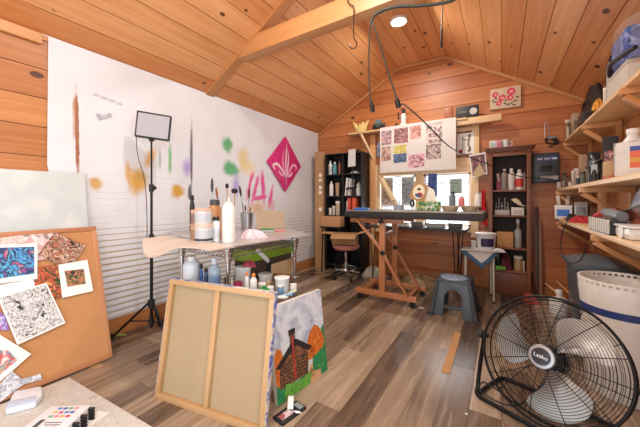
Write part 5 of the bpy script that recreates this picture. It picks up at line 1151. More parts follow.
# electrical panel
ep = thing('electrical_panel', 'dark grey electrical panel with blue label strip on the back wall', 'electrical panel', (.435, 4.15, 1.29))
e0, e1 = PY(532.5, 183, 4.13), PY(559.5, 152, 4.13); w_, h_ = e1.x-e0.x, e1.z-e0.z; cc = (e0+e1)/2
m = MB(); m.box((cc.x, 4.16, cc.z), (w_, .07, h_)); m.build('cabinet_box', M('3a4248', .45), ep, .006, world=True)
m = MB(); m.box((cc.x, 4.122, cc.z-.01), (w_*.84, .008, h_*.86)); m.build('cover_plate', M('454e54', .4), ep, .004, world=True)
m = MB(); m.box((cc.x+.01, 4.117, cc.z+h_*.30), (w_*.70, .002, h_*.16)); m.build('label_strip', M('4a5a90', .4), ep, world=True)
m = MB()
for k in range(3): m.box((cc.x-.055+.065*k, 4.1155, cc.z+h_*.30), (.048, .001, h_*.05))
m.build('label_text', M('d8dce8', .5), ep, world=True)
m = MB(); m.box((cc.x, 4.117, cc.z-h_*.03), (w_*.46, .004, h_*.2)); m.build('breaker_window', BLACK, ep, .001, world=True)
m = MB(); m.box((cc.x+.03, 4.117, cc.z-h_*.34), (w_*.66, .002, h_*.13)); m.build('directory_card', M('a8a8a4', .6), ep, world=True)
for k in range(6): m = MB(); m.box((cc.x-.045+.017*k, 4.113, cc.z-h_*.03), (.010, .008, h_*.09)); m.build('breaker', M('22262a', .4), ep, .001, world=True)
# wire hook with hanging black gadget
t = thing('hook_bundle', 'thin wire hook holding a bundle of black cable on the back wall', 'cable bundle', tuple(PY(550, 142, 4.15)))
m = MB(); m.tube([PY(a, b, 4.175) for a, b in ((545, 137), (544.5, 128), (545.5, 122.5), (547.5, 122.5), (548.5, 128), (549, 138))], .004, 6); m.build('wire_hook', STEEL, t, world=True)
m = MB(); m.tube(smooth([PY(a, b, 4.15) for a, b in ((545, 140), (550, 137), (556, 139), (558, 143), (552, 144), (546, 142), (549, 138.5), (556, 141), (553, 143.5))], 5), .010, 8); m.build('cable_loops', BLACK, t, world=True)
m = MB(); m.box(tuple(PY(552, 137.5, 4.15)), (.07, .03, .03)); m.build('plug_block', M('8a8a88', .5), t, .004, world=True)
# ================================================================ little side table with cloth
tb = thing('side_table', 'small square table with white tapered legs draped with blue edged cloth', 'table', (-.22, 3.72, 0))
LZ = .535; TC = [PZ(484, 296.5, 0)+Vector((.0, -.06, 0)), None]
tcx, tcy = -.215, 3.70; hw = .135; rzt = .12
Rz_ = Matrix.Rotation(rzt, 3, 'Z')
m = MB(); m.box((tcx, tcy, LZ-.01), (hw*2+.05, hw*2+.05, .02), rz=rzt); m.build('table_top', M('d8cdb8', .5), tb, .004, world=True)
for sx in (-1, 1):
    for sy in (-1, 1):
        o = Rz_ @ Vector((sx*hw, sy*hw, 0)); m = MB(); m.tube([(tcx+o.x, tcy+o.y, 0), (tcx+o.x*.97, tcy+o.y*.97, LZ-.02)], [.009, .013], 10); lg = m.build('leg', M('d8cfbc', .5), tb, world=True)
        m = MB(); m.lathe([(0, 0), (.0105, 0), (.0105, .02), (0, .02)], (tcx+o.x, tcy+o.y, 0), 10); m.build('foot_tip', BLACK, lg, world=True)
def cloth_fn(u, v):
    a = (u-.5)*2; b = (v-.5)*2; L = .245
    p = Vector((a*L, b*L, 0)); p = Matrix.Rotation(PI/4+.06, 3, 'Z') @ p      # cloth turned by 45 degrees, its corners hang down
    hx = hw+.030; ox, oy = max(0, abs(p.x)-hx), max(0, abs(p.y)-hx); drop = max(ox, oy)
    x = math.copysign(min(abs(p.x), hx)+min(ox, .02)*.5+ox*.12, p.x); y = math.copysign(min(abs(p.y), hx)+min(oy, .02)*.5+oy*.12, p.y)
    z = LZ+.003-drop*.93+.0035*math.sin(a*14)*min(1, drop*20)
    q = Rz_ @ Vector((x, y, 0)); return Vector((tcx+q.x, tcy+q.y, z))
m = MB(); N_ = 36
m.sheet(cloth_fn, N_, N_)
mi = []
for f in m.f:
    j, i = divmod(m.f.index(f), N_); e = min(i, j, N_-1-i, N_-1-j); mi.append(1 if e < 3 else 0)
m.mi = mi; o = wsolo('table_cloth', m, [M('e3ddd2', .85), M('4a6a88', .85)], 'white cloth with blue border draped cornerwise over the small side table', 'tablecloth', ang=70)
sol = o.modifiers.new('Solidify', 'SOLIDIFY'); sol.thickness = .003; sol.offset = 1
zk = LZ+.0075
p, w_, h_ = place(474, 496, 231.5, zk, Y=3.72); t = tubthing('white tub with dark purple label and lid on the blue edged cloth', p+Vector((.01, .0, 0)), w_*.40, h_*.86, M('e3e0da', .4), 'white_tub', 'tub', .86, M('ece9e4', .4))
m = MB(); rr = w_*.40; m.lathe([(rr*.90, h_*.22), (rr*.958, h_*.22), (rr*.985, h_*.66), (rr*.9, h_*.66)], n=16, a0=-PI/2-.5, a1=-PI/2+.9); m.build('front_label', M('3a2c4c', .5), t)
p, w_, h_ = place(474.5, 480, 240, zk, Y=3.63); tubthing('small white cup in front of the labelled tub', p+Vector((-.035, -.0, 0)), w_*.45, h_*.9, M('e8e4de', .4), 'white_cup', 'cup', .8)
p, w_, h_ = place(490, 506, 246, zk, Y=3.63); crumple('tissue', 'crumpled white tissue on the right front of the small side table', 'tissue', p+Vector((.005, -.0, 0)), .10, .07, .035, M('e6e2da', .9), .2, 61)
# ================================================================ plastic step stool
ss = thing('step_stool', 'grey plastic step stool with splayed feet and pale blue round top', 'step stool', (-.385, 3.13, 0))
sg = M('464c54', .4, name='grey_plastic'); sx0, sy0 = -.385, 3.125; hz = .325
th_, bw_ = .135, .19
top = [Vector((sx0+a*th_, sy0+b*th_, hz)) for a, b in ((-1, -1), (1, -1), (1, 1), (-1, 1))]; bot = [Vector((sx0+a*bw_, sy0+b*bw_, 0)) for a, b in ((-1, -1), (1, -1), (1, 1), (-1, 1))]
for k in range(4):
    a0, a1 = top[k], top[(k+1) % 4]; b0, b1 = bot[k], bot[(k+1) % 4]
    def lp(u, v): return (b0.lerp(b1, u)).lerp(a0.lerp(a1, u), v)
    outl = [lp(0, 0), lp(.27, 0)]+[lp(.5+.24*math.cos(a)*(-1), .50+.26*math.sin(a)) for a in [PI*i/8 for i in range(9)]]+[lp(.73, 0), lp(1, 0), lp(1, 1), lp(0, 1)]
    m = MB(); m.slab(outl, .012); m.build('side_panel', sg, ss, .002, world=True)
    m = MB(); pa, pb = b0, a0; m.tube([pa+Vector((0, 0, .008)), pb], [.022, .016], 8); lg = m.build('leg', sg, ss, world=True)
    m = MB(); m.box(tuple(pa+Vector((0, 0, .008))), (.06, .06, .016)); m.build('foot_pad', M('2c3034', .7), lg, .003, world=True)
m = MB(); m.box((sx0, sy0, hz), (2*th_+.02, 2*th_+.02, .02)); m.build('top_plate', sg, ss, .007, world=True)
m = MB(); m.lathe([(0, 0), (.124, 0), (.124, .004), (.118, .006), (0, .006)], (sx0-.01, sy0-.005, hz+.010), 36); m.build('top_pad', art('paint_splashed_pad', ['5a80a8', '9ab8d4', 'c8d8e6', '6a94c0', 'e2eaf0'], 18), ss, world=True)
m = MB(); m.bar((sx0-bw_*.78, sy0-bw_*.86, .085), (sx0+bw_*.78, sy0-bw_*.86, .085), .02, .025); m.build('cross_rail', sg, ss, .003, world=True)
# wood strip and scraps on the floor
for (px, py, L, w_, rz, c, lab) in ((421, 308, .05, .04, .2, 'd8d0c4', 'small pale scrap on the floor right of the table caster'),):
    p = PZ(px, py, 0); m = MB(); m.prism([(-L/2, -w_/2), (L/2, -w_*.4), (L*.45, w_/2), (-L*.4, w_*.45)], 0, .004); solo('floor_scrap', m, M(c, .8), lab, 'scrap', tuple(p), rz)
qs = [PZ(441, 372, 0), PZ(450, 374, 0), PZ(461, 334, 0), PZ(455, 332, 0)]; m = MB(); m.prism([(p.x, p.y) for p in qs], .0005, .005); wsolo('floor_scrap', m, M('b88a5c', .8), 'long tan cardboard strip on the floor between step stool and fan', 'scrap')
# leaning boards between cabinet and shelf, sticks, red cloth and jug on the floor
for k, (x, c, hh, lab) in enumerate(((.345, '4a2c1c', 1.02, 'dark thin board leaning on the wall right of the cabinet'), (.378, '8a5e3a', .86, 'brown thin board leaning beside the dark board'))):
    m = MB(); a = Vector((x, 4.04-.0*k, 0)); b = Vector((x+.005, 4.165, hh)); m.bar(a+Vector((0, 0, .002)), b, .03, .012, up=(0, 1, 0)); mz = min(v[2] for v in m.v); m.v = [(v[0], v[1], v[2]-mz) for v in m.v]; wsolo('leaning_board', m, pine('plank_%d' % k, c, c, knots=False), lab, 'board', bev=.002)
p = PZ(530, 303, 0); crumple('red_cloth', 'dusty red cloth rag on the floor by the sticks', 'rag', p, .15, .13, .085, M('b84a40', .9), .2, 71)
for k, (x0, y0, x1, z1, c, r, lab) in enumerate(((.62, 3.93, .425, .15, 'd8a878', .013, 'pale thick wooden stick propped low on the wall by the red rag'), (.70, 3.90, .53, .19, 'c89058', .012, 'tan wooden stick propped low on the back wall under the shelves'), (.76, 3.96, .63, .22, '5a4030', .008, 'thin dark stick propped low on the wall behind the grey bin'), (.307, 3.90, .307, .25, '2a2624', .007, 'black rod leaning low on the wall between cabinet and dark board'))):
    a = Vector((x0, y0, r)); b = Vector((x1, 4.165-r, z1))
    m = MB(); m.tube([a, a.lerp(b, .5), b], r, 10); wsolo('wooden_stick', m, M(c, .7), lab, 'stick')
# ================================================================ grey wheelie bin, white drum, jug
gb = thing('grey_bin', 'dark grey wide lidded plastic bin under the lower shelf', 'bin', (.62, 3.02, 0))
gx0, gx1, gy0, gy1, gz_ = .455, .80, 2.76, 3.22, .60
gm = M('50565c', .35, name='bin_plastic')
m = MB()
def rb(z, ins): return [(gx0+ins, gy0+ins, z), (gx1-ins*.3, gy0+ins, z), (gx1-ins*.3, gy1-ins, z), (gx0+ins, gy1-ins, z)]
lv = [rb(0, .05), rb(gz_*.5, .03), rb(gz_, .012)]; vs = sum(lv, []); fs = [[0, 3, 2, 1], [8, 9, 10, 11]]
for l in range(2):
    for j in range(4): fs.append([l*4+j, l*4+(j+1) % 4, (l+1)*4+(j+1) % 4, (l+1)*4+j])
m.add(vs, fs); m.build('body', gm, gb, .012, world=True)
m = MB(); m.box(((gx0+gx1)/2-.008, (gy0+gy1)/2, gz_+.008), (gx1-gx0+.0, gy1-gy0+.03, .028)); m.build('rim', gm, gb, .008, world=True)
m = MB(); m.sheet(lambda u, v: Vector((gx0-.005+(gx1-gx0)*u*.98, gy0-.005+(gy1-gy0+.01)*v, gz_+.024+.055*math.sin(PI*min(1, max(0, u)))**.6*math.sin(PI*v)**.5)), 16, 16); m.build('lid', M('5a6268', .28), gb, world=True, ang=60)
DC = (.597, 2.325); dr0, dh = .198, .622
dm = thing('white_drum', 'white round hamper with navy band and perforated rim behind the fan', 'hamper', (*DC, 0))
DW = M('e9e4dc', .4, name='drum_white')
m = MB(); m.lathe([(0, 0), (dr0*.80, 0), (dr0*.84, .01), (dr0*.97, dh*.86), (dr0, dh*.93), (dr0, dh), (dr0*.955, dh), (dr0*.93, dh*.9), (dr0*.78, .02), (0, .02)], n=56); m.build('body', DW, dm)
m = MB(); rA = dr0*(.84+(.97-.84)*.70)*1.012; m.lathe([(rA*.98, dh*.735), (rA*1.01, dh*.735), (rA*1.022, dh*.80), (rA*1.0, dh*.80)], n=56); m.build('navy_band', M('2c3f78', .4), dm)
for k in range(44):
    a = 2*PI*k/44
    m = MB(); m.box((dr0*.978*math.cos(a), dr0*.978*math.sin(a), dh+.006), (.012, .012, .014), rz=a); m.build('rim_slat', DW, dm)
m = MB(); m.lathe([(dr0*.955, dh+.013), (dr0*1.012, dh+.013), (dr0*1.012, dh+.024), (dr0*.955, dh+.024), (dr0*.955, dh+.013)], n=56); m.build('rim_ring', DW, dm)
for a in (.06,):
    m = MB(); m.lathe([(0, 0), (.016, 0), (.018, .004), (0, .006)], (dr0*.985*math.cos(a-1.5), dr0*.985*math.sin(a-1.5), dh*.86), 16, R=Matrix.Rotation(a-1.5, 3, 'Z') @ Matrix.Rotation(PI/2, 3, 'Y')); m.build('handle_plug', BLACK, dm)
m = MB(); m.lathe([(0, dh*.55), (dr0*.86, dh*.55), (dr0*.5, dh*.60), (0, dh*.62)], n=30); m.build('inner_liner', M('c8a484', .8), dm)
p, w_, h_ = place(556, 569, 284, 0, Y=3.6); t = bottle('white plastic jug on the floor behind the grey bin', Vector((.47, 3.55, 0)), .075, .24, M('e0dcd4', .4), WHITE, None, 'floor_jug', 'jug', None, neck=.3, sh=.6)
# ================================================================ shelves along the right wall
def wall_shelf(label, xf, zt, zb, ys, y0=1.0, y1=4.16, upper=True, tilt=0):
    t = thing('wall_shelf', label, 'shelf', ((xf+XR)/2, (y0+y1)/2, zb), 0)
    m = MB(); m.box(((xf+XR)/2+.01, (y0+y1)/2, (zt+zb)/2), (XR-xf-.02, y1-y0, zt-zb)); m.build('shelf_board', PINE_B, t, .003, world=True)
    for y in ys:
        m = MB(); m.box((xf+(XR-xf)*.5, y, zb-.021), (XR-xf-.012, .038, .04)); bkt = m.build('bracket', PINE_T, t, .003, world=True)
        m = MB(); m.bar((xf+.022, y, zb-.05), (XR-.035, y, zb-.22), .034, .032); m.build('brace', PINE_T, bkt, .003, world=True)
        m = MB(); m.box((XR-.019, y, zb-.17), (.034, .038, .26)); m.build('upright', PINE_T, bkt, .003, world=True)
    return t
U0, U1 = 1.735, 1.757; M0, M1 = 1.198, 1.226; L0, L1 = .868, .897
wall_shelf('highest pine shelf on the right wall under the sloped ceiling', .57, U1, U0, (4.12, 3.23, 2.3, 1.5))
wall_shelf('middle pine shelf of paint supplies on the right wall', .505, M1, M0, (4.10, 2.95, 1.7))
wall_shelf('lowest pine shelf of tools on the right wall', .505, L1, L0, (4.05, 2.6, 1.6))
def onX(a, b, y, z, X=.66):
    r = place(a, b, y, z+.001, X=X)
    return r if r[0].y < 4.08 else place(a, b, y, z+.001, Y=4.06)
# --- upper shelf
p, w_, h_ = onX(565, 571, 118, U1, .66); bottle('clear brown jar at the far end of the highest shelf', p, w_*.45, h_*.9, clear('amber_glass', '9a7a5a', .7), M('c8b8a0', .4), None, 'glass_jar', 'jar', None, neck=.8)
p, w_, h_ = onX(571.5, 578, 108, U1, .66); carton('pale carton near the far end of the highest shelf', p, w_*.7, .09, h_*.8, M('bba488', .7), .1, M('8a7860', .6), None, 'pale_carton')
t = thing('black_bag', 'black folded bag lying along the highest shelf', 'bag', (.715, 3.54, U1+.001)); 
m = MB(); m.sheet(lambda u, v: Vector(((u-.5)*.13, (v-.5)*.62, 0.02+.37*(math.sin(PI*u)**.5)*(.45+.55*math.sin(PI*(v*.9+.02)))*(1-.25*math.sin(v*17)*.3))), 12, 18, t=.02); m.build('body', M('191818', .6), t); m = MB(); m.tube(smooth([(-.03, -.2, .12), (-.06, -.05, .23), (-.05, .12, .22), (-.03, .22, .10)], 6), .012, 8); m.build('strap', BLACK, t)
p, w_, h_ = onX(594, 602, 97, U1, .60); crumple('yellow_sponge', 'yellow orange sponge at the front edge of the highest shelf', 'sponge', p+Vector((0, 0, 0)), .06, .07, .07, M('e0a040', .9), 0, 81)
p, w_, h_ = onX(578, 592, 99, U1, .605); carton('dark grey electronics case on the front of the highest shelf', p, .06, .16, .075, M('2c2c2e', .4), 0, None, M('4a4a4c', .4), 'electronics_case')
p, w_, h_ = onX(605.5, 609.5, 57, U1, .69); t = thing('framed_picture', 'tall black framed picture standing on the highest shelf', 'picture', (.70, p.y, U1+.001), PI/2-.12); 
m = MB(); fhh = .40
for sx in (-.11, .11): m.box((sx, 0, fhh/2), (.02, .02, fhh))
for z in (.01, fhh-.01): m.box((0, 0, z), (.2, .018, .02))
m.build('frame_bars', BLACK, t, .002); m = MB(); m.box((0, .004, fhh/2), (.2, .006, fhh-.03)); m.build('picture', art('grey_picture', ['b8a898', 'd8ccc0', '8a7a70'], 8), t)
p, w_, h_ = onX(610.5, 617, 73, U1, .66); jar('copper lidded clear jar beside the black frame', p, w_*.35, .16, M('b8b0a4', .2), M('b07850', .4), None, 'clear_jar', 'jar')
p, w_, h_ = onX(617, 640, 18, U1, .69); t = thing('fabric_packet', 'clear plastic packet of dark blue fabric on the pale wide box, highest shelf', 'packet', (.68, 2.47, U1+.134))
m = MB(); m.box((0, 0, .115), (.15, .28, .20)); m.build('blue_fabric', art('blue_weave', ['263a74', '4a66ac', '30488c', '8a9ccc'], 45, 'voronoi'), t, .03); m = MB(); m.sheet(lambda u, v: Vector((.085*math.cos(u*2*PI)*(1+.06*math.sin(v*20+u*9)), .18*math.sin(u*2*PI)*(1+.05*math.sin(v*15)), .005+.25*v)), 26, 10); m.build('clear_bag', clear('bag_film', 'eef2f6', .12, .1), t)
m = MB(); m.tube(smooth([(-.07, .17, .03), (-.105, .0, .045), (-.10, -.2, .02), (-.08, -.3, .015)], 6), .012, 8); m.build('dark_strap', BLACK, t)
p, w_, h_ = onX(613, 622, 50, U1, .63); carton('pale wide box under the blue fabric packet on the highest shelf', Vector((.685, 2.45, U1+.001)), .18, .36, .124, M('c8c0b4', .6), 0, None, M('b8b0a4', .6), 'pale_carton')
# --- middle shelf
for k, (a, b, y, X, sy, c, lab) in enumerate(((557, 561, 182, .62, .06, 'b8b0a8', 'small pale carton at the far end of the middle shelf'), (566, 571.5, 178, .70, .08, '5a4030', 'dark brown carton on the far part of the middle shelf'), (574, 578.5, 168, .66, .06, 'e0d8cc', 'narrow white carton upright on the middle shelf'), (579, 587, 154, .74, .10, 'b8987a', 'tan carton behind the dark coffee bag'), (603.5, 613, 161.5, .625, .10, 'c8a880', 'tan coffee carton with red lettering on the middle shelf'), (603, 617.5, 135.5, .72, .05, '28262a', 'tall black hang card package behind the tan coffee carton'), (613.5, 617, 142, .70, .04, '8a9484', 'narrow green grey box beside the white jug'))):
    p, w_, h_ = onX(a, b, y, M1, X); t = carton(lab, p, w_*.8, sy, h_*.97, M(c, .6), -.2, None if k not in (5,) else art('package_face', ['28262a', 'd8ccc8', 'c87878', '28262a', 'e8e0dc'], 24), None, 'supply_carton', 'carton', None)
    if k == 4: text('caf', .05, Matrix.Rotation(0, 3, 'Z') @ Matrix.Rotation(PI/2, 3, 'X'), Vector((0, 0, 0)), RED, 'red_lettering', None).parent = t; lt = t.children[-1]; lt.location = (0, -sy/2-.001, h_*.22)
p, w_, h_ = onX(588.5, 600, 152, M1, .63); t = thing('coffee_bag', 'shiny dark foil bag of coffee on the middle shelf', 'bag', tuple(p), -.2)
m = MB(); m.sheet(lambda u, v: Vector((w_*.42*math.cos(2*PI*u)*(1-.05*math.sin(v*9)), (.035*(1-v)**.5+.004)*math.sin(2*PI*u), h_*.98*v+.0)), 24, 10); m.build('foil', art('foil_bag', ['1a1c20', '34383e', '101114', '8a98a4', '1c1e22'], 12, rough=.2, lo=.3, hi=.75), t); m = MB(); m.box((0, 0, h_*.97), (w_*.84, .008, h_*.06)); m.build('sealed_top', BLACK, t, .001)
m = MB(); m.box((0, -.028, h_*.45), (w_*.4, .003, h_*.3)); m.build('pouch_label', M('b8c4cc', .4), t)
for k, (a, b, y, X, c, lab) in enumerate(((561.5, 565, 179, .63, 'a89888', 'small grey jar third from the far end of the middle shelf'), (571.5, 575, 170, .62, 'c8c4bc', 'slim clear jar beside the narrow white carton'), (580.5, 585.5, 171, .61, '5a6458', 'dark green jar before the tan carton'), (585.5, 589, 165, .66, '8a7a68', 'brown capped jar left of the foil bag'))):
    p, w_, h_ = onX(a, b, y, M1, X); jar(lab, p, w_*.42, h_*.95, M(c, .4), M(['2c2a2a', 'e0dcd4', '3a3a38', '4a3a30'][k], .4), None, 'supply_jar', 'jar', 'jars on the middle right shelf')
p, w_, h_ = onX(621, 640, 128, M1, .67)
t = thing('white_jug', 'big white plastic jug with blue and orange label on the middle shelf', 'jug', (.66, 2.42, M1+.001), -.27)
jw, jh = .155, .27
m = MB(); m.box((0, 0, jh*.4), (jw, .11, jh*.8)); m.build('body', M('dcdcd6', .35), t, .025); m = MB(); m.lathe([(0, jh*.78), (.05, jh*.79), (.026, jh*.93), (.026, jh*1.0), (0, jh*1.0)], n=20); m.build('neck', M('dcdcd6', .35), t); m = MB(); m.lathe([(0, jh*.98), (.03, jh*.98), (.03, jh*1.08), (0, jh*1.08)], n=20); m.build('cap', WHITE, t)
m = MB()
for z0, z1, i in ((.58, .68, 0), (.44, .58, 1), (.34, .44, 2), (.22, .34, 1)): m.box((.027, -.0556, jh*(z0+z1)/2), (jw*.52, .0012, jh*(z1-z0)), mi=i)
m.build('colour_label', [M('3a50a8', .5), M('e06a48', .5), M('d8a040', .5)], t)
for k, (px0, px1, yt, X, c, cp, lab) in enumerate(((563, 566.5, 172, .70, '6a5a4c', '2a2624', 'brown bottle at the back of the middle shelf far end'), (568.5, 572, 181, .585, 'd0cac0', '8a8278', 'short cream jar at the front edge of the middle shelf'), (576, 580, 176, .60, '3c4048', 'c8c4bc', 'black jar with pale lid before the narrow white carton'), (598.5, 603, 158, .74, '74685c', '1e1c1c', 'brown bottle behind the foil coffee bag'))):
    p, w_, h_ = onX(px0, px1, yt, M1, X); jar(lab, p, w_*.42, h_*.95, M(c, .4), M(cp, .4), None, 'supply_jar', 'jar', 'jars on the middle right shelf')
for k, (px0, px1, yt, X, sy, c, lab) in enumerate(((590, 597, 207, .765, .07, '8a6a4c', 'brown carton at the back of the lowest shelf by the paper roll'),)):
    p, w_, h_ = onX(px0, px1, yt, L1, X); carton(lab, p, w_*.75, sy, h_*.97, M(c, .6), -.16, None, M(c, .5), 'supply_carton', 'carton')
for k, (px0, px1, yt, X, c, cp, lab) in enumerate(((566.5, 569.5, 116, .60, 'c8b89c', '5a4a3c', 'small cream jar at the front of the highest shelf far end'), (603.5, 608, 88, .60, 'd8c8b0', 'e8e4dc', 'pale jar at the front of the highest shelf right of the yellow sponge'))):
    p, w_, h_ = onX(px0, px1, yt, U1, X); jar(lab, p, w_*.45, min(.14, max(.06, h_)), M(c, .4), M(cp, .4), None, 'shelf_jar', 'jar')
# --- lower shelf
p, w_, h_ = onX(555.5, 571, 203, L1, .64); t = carton('white plastic bin with blue label at the far end of the lowest shelf', p, w_*.85, .16, h_*.85, M('dcdad6', .4), -.14, M('3068c0', .4), M('e8e6e2', .4), 'storage_bin', 'bin')
bz = p.z+h_*.87
for k, (px, rz, c, lab) in enumerate(((552.5, -.1, 'd8ccb8', 'pale folded paper bundle left on the white bin'), (573, .1, 'c8bca4', 'tan folded paper bundle right on the white bin'))):
    m = MB(); R_l = Matrix.Rotation(rz, 3, 'Y'); m.box((0, 0, .06), (.034, .09, .10), R=R_l); mz = min(v[2] for v in m.v); m.v = [(v[0], v[1], v[2]-mz) for v in m.v]; solo('paper_bundle', m, M(c, .8), lab, 'paper bundle', (p.x-.04+.08*k, p.y+.01, bz+.003), -.15, bev=.004)
p, w_, h_ = onX(553.5, 572, 211, L1, .60); carton('flat orange lid lying before the white bin', Vector((.60, p.y-.20, L1+.001)), .09, .12, .02, M('e08a54', .5), 0, None, None, 'orange_lid', 'lid')
p, w_, h_ = onX(574, 588, 201, L1, .70); carton('light grey electronics box behind the red hose', p, w_*.7, .12, h_*.95, M('c4c6c4', .5), -.18, M('8a9294', .5), None, 'grey_box')
t = thing('heat_gun', 'grey and black heat gun with red grip on the lowest shelf', 'tool', (.655, 2.80, L1+.108), 0)
m = MB(); a, b = Vector((-.0, .16, .01)), Vector((.0, -.22, -.01)); m.tube([a, a.lerp(b, .3), a.lerp(b, .7), b], [.022, .036, .036, .03], 16); m.build('barrel', M('8e949a', .35), t); m = MB(); m.tube([(0, .14, .005), (-.02, .30, -.03)], [.022, .018], 12); m.build('nozzle', RED, t); m = MB(); m.tube([(.0, -.10, -.01), (-.02, -.18, -.085)], [.024, .02], 12); m.build('grip', BLACK, t); m = MB(); m.tube(smooth([(-.02, -.18, -.08), (-.05, -.05, -.09), (-.06, .12, -.085), (-.04, .3, -.06), (-.02, .42, -.09)], 6), .010, 8); m.build('red_cable', RED, t)
m = MB(); m.box((0, -.05, .034), (.02, .16, .006)); m.build('red_stripe', M('b02830', .4), t, .002)
t = thing('ribbed_basket', 'grey ribbed wire basket at the front of the lowest shelf', 'basket', (.56, 2.50, L1+.001)); m = MB()
for k in range(10): y = -.21+.42*k/9; m.box((-.036, y, .045), (.006, .020, .085))
m.build('front_ribs', M('d8d2c4', .4), t); m = MB(); m.box((0, 0, .003), (.075, .46, .006)); m.box((.034, 0, .04), (.004, .46, .08)); m.box((0, .228, .04), (.07, .004, .08)); m.box((0, -.228, .04), (.07, .004, .08)); m.build('tray', M('2e2b28', .6), t)
p, w_, h_ = onX(617, 640, 232, L1, .63); t = thing('food_container', 'translucent white lidded food container at the near end of the lowest shelf', 'container', (.61, 2.14, L1+.001)); m = MB(); m.box((0, 0, .03), (.14, .22, .06)); m.build('body', M('dcd8d0', .3), t, .018); m = MB(); m.box((0, 0, .065), (.148, .228, .012)); m.build('lid', M('e8e6e0', .3), t, .005); m = MB(); m.lathe([(0, 0), (.035, 0), (.035, .003), (0, .003)], (-.072, .0, .034), 20, R=Matrix.Rotation(-PI/2, 3, 'Y')); m.build('oval_label', M('f0eeea', .4), t)
# green-edged board and roll hung between the shelves
m = MB(); m.prism([(3.2, L1+.001), (3.2, .955), (2.46, 1.072), (2.0, 1.14), (2.0, L1+.001)], .705, .717, 'yz'); m.prism([(3.2, .950), (3.2, .958), (2.46, 1.075), (2.0, 1.143), (2.0, 1.135), (2.46, 1.067)], .698, .724, 'yz', mi=1)
wsolo('stained_board', m, [art('red_stained_wood', ['8a4a34', 'b0664a', '6a3a2c', 'a89a88'], 9), M('9aa494', .6)], 'reddish stained board with pale green top edge behind the heat gun', 'board')
t = thing('paper_roll', 'tan paper roll standing upright at the back of the lowest shelf', 'roll', (.748, 3.42, L1+.001)); m = MB(); m.lathe([(0, 0), (.034, 0), (.034, .285), (.012, .285), (.012, .01), (0, .01)], n=24); m.build('roll', M('d8b488', .8), t)
m = MB(); m.lathe([(.008, .0), (.012, .0), (.012, .288), (.008, .288)], n=16); m.build('core', CARD, t)
crumple('white_bag', 'white patterned plastic bag behind the stained board on the lowest shelf', 'bag', Vector((.765, 2.66, L1+.001)), .06, .40, .24, art('printed_white_bag', ['eeeef0', 'dfe2ea', 'a8b4d0', 'f4f4f4'], 14), 0, 91)
for k, (x, y, sx, sy, sz, c, lab) in enumerate(((.61, 3.42, .15, .18, .055, 'b02a30', 'crumpled red cloth on the lowest shelf behind the heat gun nozzle'), (.57, 3.62, .09, .10, .06, '3a3634', 'dark tangled cloth on the lowest shelf beside the grey box'))):
    crumple('cloth_bundle', lab, 'cloth', Vector((x, y, L1+.001)), sx, sy, sz, M(c, .85), .3*k, 95+k)
# wires hanging from the lowest shelf
m = MB(); m.tube(smooth([PX(a, b, .44) for a, b in ((573, 214), (566, 224), (561, 238), (561.5, 255), (568, 262), (578, 262), (584, 254), (585, 245))], 6), .0035, 7); wsolo('looped_cable', m, BLACK, 'thin black cable looping down in front of the lowest shelf', 'cable')
m = MB(); m.bar((.60, 2.9, L0-.03), (.60, 1.6, L0-.03), .03, .05); wsolo('shelf_rail', m, PINE_T, 'raw pine rail under the front of the lowest shelf', 'rail', bev=.003) if False else None
# ================================================================ ceiling hook and cables
hk = PY(352.5, 20, 1.935); hx = hk.x
m = MB(); Yh = 1.938
m.tube(smooth([PY(a, b, Yh) for a, b in ((347.5, -4), (347.8, 2), (351, 5), (353.6, 7), (353.8, 20), (353.6, 36), (355.5, 40.5), (357, 43.5), (355.6, 47.5), (352, 48.5), (349.5, 46), (349, 43))], 5), .0042, 8)
wsolo('wire_hook', m, M('4a423c', .4, .8), 'long bent wire hook hanging from the tie beam', 'hook')
Yc = 1.925
m = MB(); m.tube(smooth([PY(a, b, Yc) for a, b in ((470, -14), (455, -1), (440, 3.5), (415, 6), (398, 6.5), (383, 10.5), (374, 16), (371, 24))], 6), .010, 10)
hv = thing('extension_cords', 'thick grey green extension cord draped over the tie beam with two hanging ends', 'extension cord', tuple(PY(371, 24, Yc)))
m.build('main_cord', M('33392f', .5), hv, world=True)
m = MB(); m.tube(smooth([PY(a, b, Yc) for a, b in ((371, 24), (369.5, 40), (368.8, 70), (370.5, 102))], 6), .0055, 8); m.build('hanging_end', M('33392f', .5), hv, world=True)
m = MB(); m.tube([PY(370.5, 101, Yc), PY(372, 106, Yc), PY(373, 112, Yc)], [.010, .017, .014], 10); m.build('socket', BLACK, hv, world=True)
m = MB(); m.tube(smooth([PY(a, b, Yc) for a, b in ((372, 22), (377, 35), (387, 68), (397, 100))], 6), .0055, 8); m.build('hanging_end', M('33392f', .5), hv, world=True)
m = MB(); m.tube([PY(396.5, 98, Yc), PY(397.5, 102, Yc), PY(398.5, 107.5, Yc)], [.010, .018, .016], 10); m.build('socket', BLACK, hv, world=True)
pts = [PY(399.6, 107.5, Yc-.03), PY(402, 104, Yc-.02)]
for k, (x, y) in enumerate(((407, 107), (420, 118), (434, 132), (446, 144), (458, 152), (472, 158.5), (490, 165), (508, 173), (524, 177), (540, 178.5), (553, 179.5))): pts.append(PY(x, y, Yc+(3.90-Yc)*min(1, (k+1)/8)))
m = MB(); m.tube(smooth(pts, 5), .0055, 8); m.build; wsolo('black_cable', m, BLACK, 'long black cable sagging from the hanging socket to the electrical panel', 'cable')
t = thing('dangling_cable', 'short dark cable dangling from the ceiling near the ridge', 'cable', tuple(PY(442, 47, 2.4))); top = PY(442.5, -30, 2.4); 
